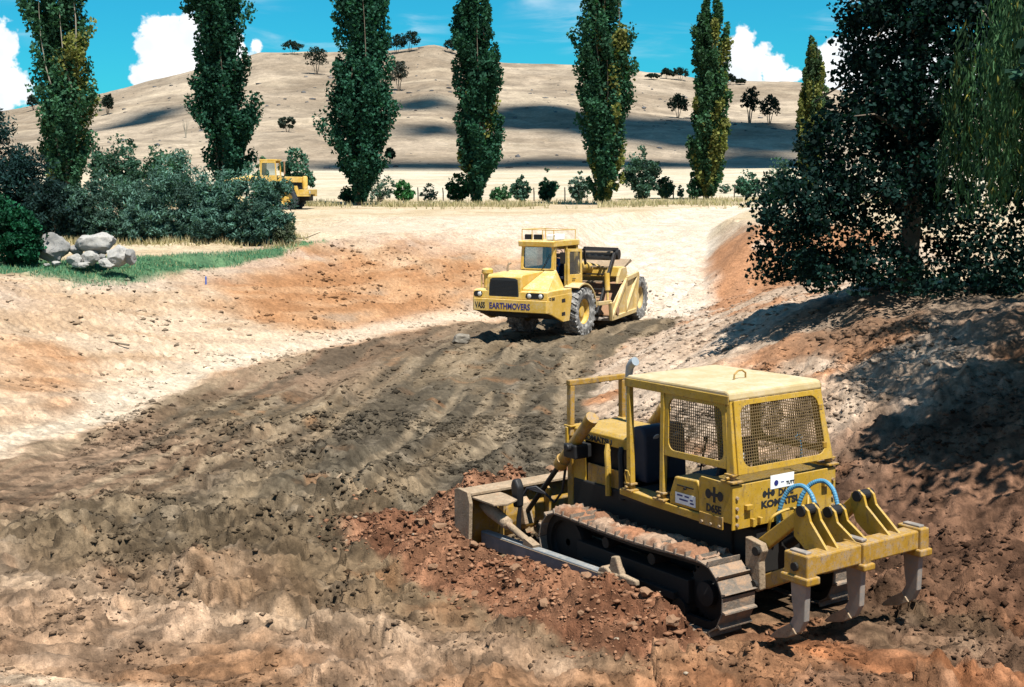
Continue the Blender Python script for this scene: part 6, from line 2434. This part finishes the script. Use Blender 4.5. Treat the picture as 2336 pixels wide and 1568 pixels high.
x, y = sample(60000, lambda x, y: (1 - ss(np.abs(y - 101 - .12 * np.clip(x, 0, 40)), 1, 10)) * ss(fbm(x * .25, y * .25, 171, 3), .40, .60), -34, 34, 86, 120)
grass("dry_grass", x, y, .42, .05, lerp3(C3(.38, .30, .18) + np.zeros((len(x), 3)), C3(.52, .43, .28), rng.uniform(0, 1, len(x))), "tall pale dry grass along the foot of the poplars")
x, y = sample(40000, lambda x, y: (1 - ss(np.abs(y - 55 + .1 * (x + 12)), .3, 2.6)) * ss(fbm(x * .6, y * .6, 174, 3), .38, .6), -24, -8.8, 51, 60)
grass("dry_grass", x, y, .28, .03, lerp3(C3(.36, .28, .16) + np.zeros((len(x), 3)), C3(.48, .40, .25), rng.uniform(0, 1, len(x))), "pale dry grass fringe under the grey-green shrubs")


def green_w(x, y):
    yc = np.interp(x, [-26, -16.4, -12.8, -10, -7], [39.5, 42.6, 45.2, 51.5, 57])
    gw = np.interp(x, [-26, -17, -13, -10.5, -8.6, -7.4], [1.9, 2.2, 3.0, 1.6, .2, .0])
    return (1 - ss(np.abs(y - yc) + .9 * (fbm(x * .9, y * .9, 176, 3) - .5), gw * .55, gw * 1.3)) * ss(fbm(x * .7, y * .7, 177, 3), .25, .55)


x, y = sample(120000, green_w, -22, -7.5, 37, 58)
cg = lerp3(C3(.05, .15, .085) + np.zeros((len(x), 3)), C3(.11, .27, .15), rng.uniform(0, 1, len(x)))
dry = rng.uniform(0, 1, len(x)) < .08
cg[dry] = (.45, .38, .2)
grass("green_grass", x, y, .13, .014, cg, "short green grass growing round the rock pile", 'leaf')

# sticks lying on the bare ground
for i, (X, Y, dist, ln, az_, lab) in enumerate([(700, 533, 56, 1.3, .5, "thin bare stick lying on the pale ground right of the shrubs"), (262, 690, 36, .8, 2.7, "short dark stick lying on the left batter below the rocks"), (760, 1090, 23.5, .55, 1.35, "pale split piece of timber lying on the dark clay floor")]):
    x = (X - 1168) / 2966.0 * dist
    z = H0(x, dist)
    mb = MB()
    mb.tube([(-ln / 2 * math.cos(az_), -ln / 2 * math.sin(az_), .03), (0, 0, .06), (ln / 2 * math.cos(az_), ln / 2 * math.sin(az_), .10 + .2 * (i == 0))], [.03, .026, .012], 6)
    o = mb.build("stick", 'bark' if i < 2 else 'dusty')
    o.location = (x, dist, z)
    tag(o, lab, "stick")

# stones scattered over the hillside, too many and small to count
n = 1100
bb = rng.uniform(-.40, .40, n)
yy = 305 + 340 * rng.uniform(0, 1, n) ** .9
xx = bb * yy
cl = fbm(xx * .02, yy * .02, 181, 2) > .47
xx, yy = xx[cl], yy[cl]
zz = base_h(xx, yy)[0]
tag(scatter_clods("hillside_stones", np.stack([xx, yy, zz], 1), power(len(xx), .25, 1.3, 2.5), np.tile([.085, .085, .09], (len(xx), 1)) * rng.uniform(.6, 1.4, (len(xx), 1))), "grey stones strewn over the dry hillside", "stones", kind='stuff')

# ------------------------------------------------------------------ cumulus overhead (above the frame) whose shadows lie on the hill
cloud_m, b_, out_ = new_mat("cloud_white")
df = b_.n('ShaderNodeBsdfDiffuse')
df.inputs['Color'].default_value = (.9, .9, .9, 1)
b_.put(out_.inputs[0], df.outputs[0])
A_ALT = 1900.0


def cloud(x, y, z, rx, ry, seed, lab):
    """cloud so placed that its shadow falls round the hill point (x, y, z)"""
    off = Vector((sun_vec.x, sun_vec.y, 0)) / sun_vec.z * A_ALT
    o = bpy.data.objects.new("cloud", rock_mesh("cloud", seed, cloud_m, 4, 1.0, .75, 0))
    link(o)
    o.location = (x + off.x, y + off.y, z + A_ALT)
    o.scale = (rx, ry, min(rx, ry) * .6)
    o['kind'] = 'structure'
    return o


def hillshadow(X, Y, hwX, hwY, seed):
    p = spot(X, Y, 655, 150)
    q = spot(X, Y - hwY, 655, 150)
    q2 = spot(X, Y + hwY, 655, 150)
    ry = max(4.0, (q.y - q2.y) / 2)
    cloud(p.x, (q.y + q2.y) / 2, p.z, hwX / 2966.0 * p.y, ry, seed, "")


for i, a in enumerate([(1225, 268, 130, 28), (965, 235, 85, 17), (985, 297, 85, 14), (1650, 312, 230, 36), (1470, 292, 110, 26), (1340, 300, 90, 16), (960, 378, 270, 9), (1400, 374, 280, 10), (1720, 368, 160, 16), (340, 268, 85, 15), (790, 380, 100, 9)]):
    hillshadow(*a, 900 + i)
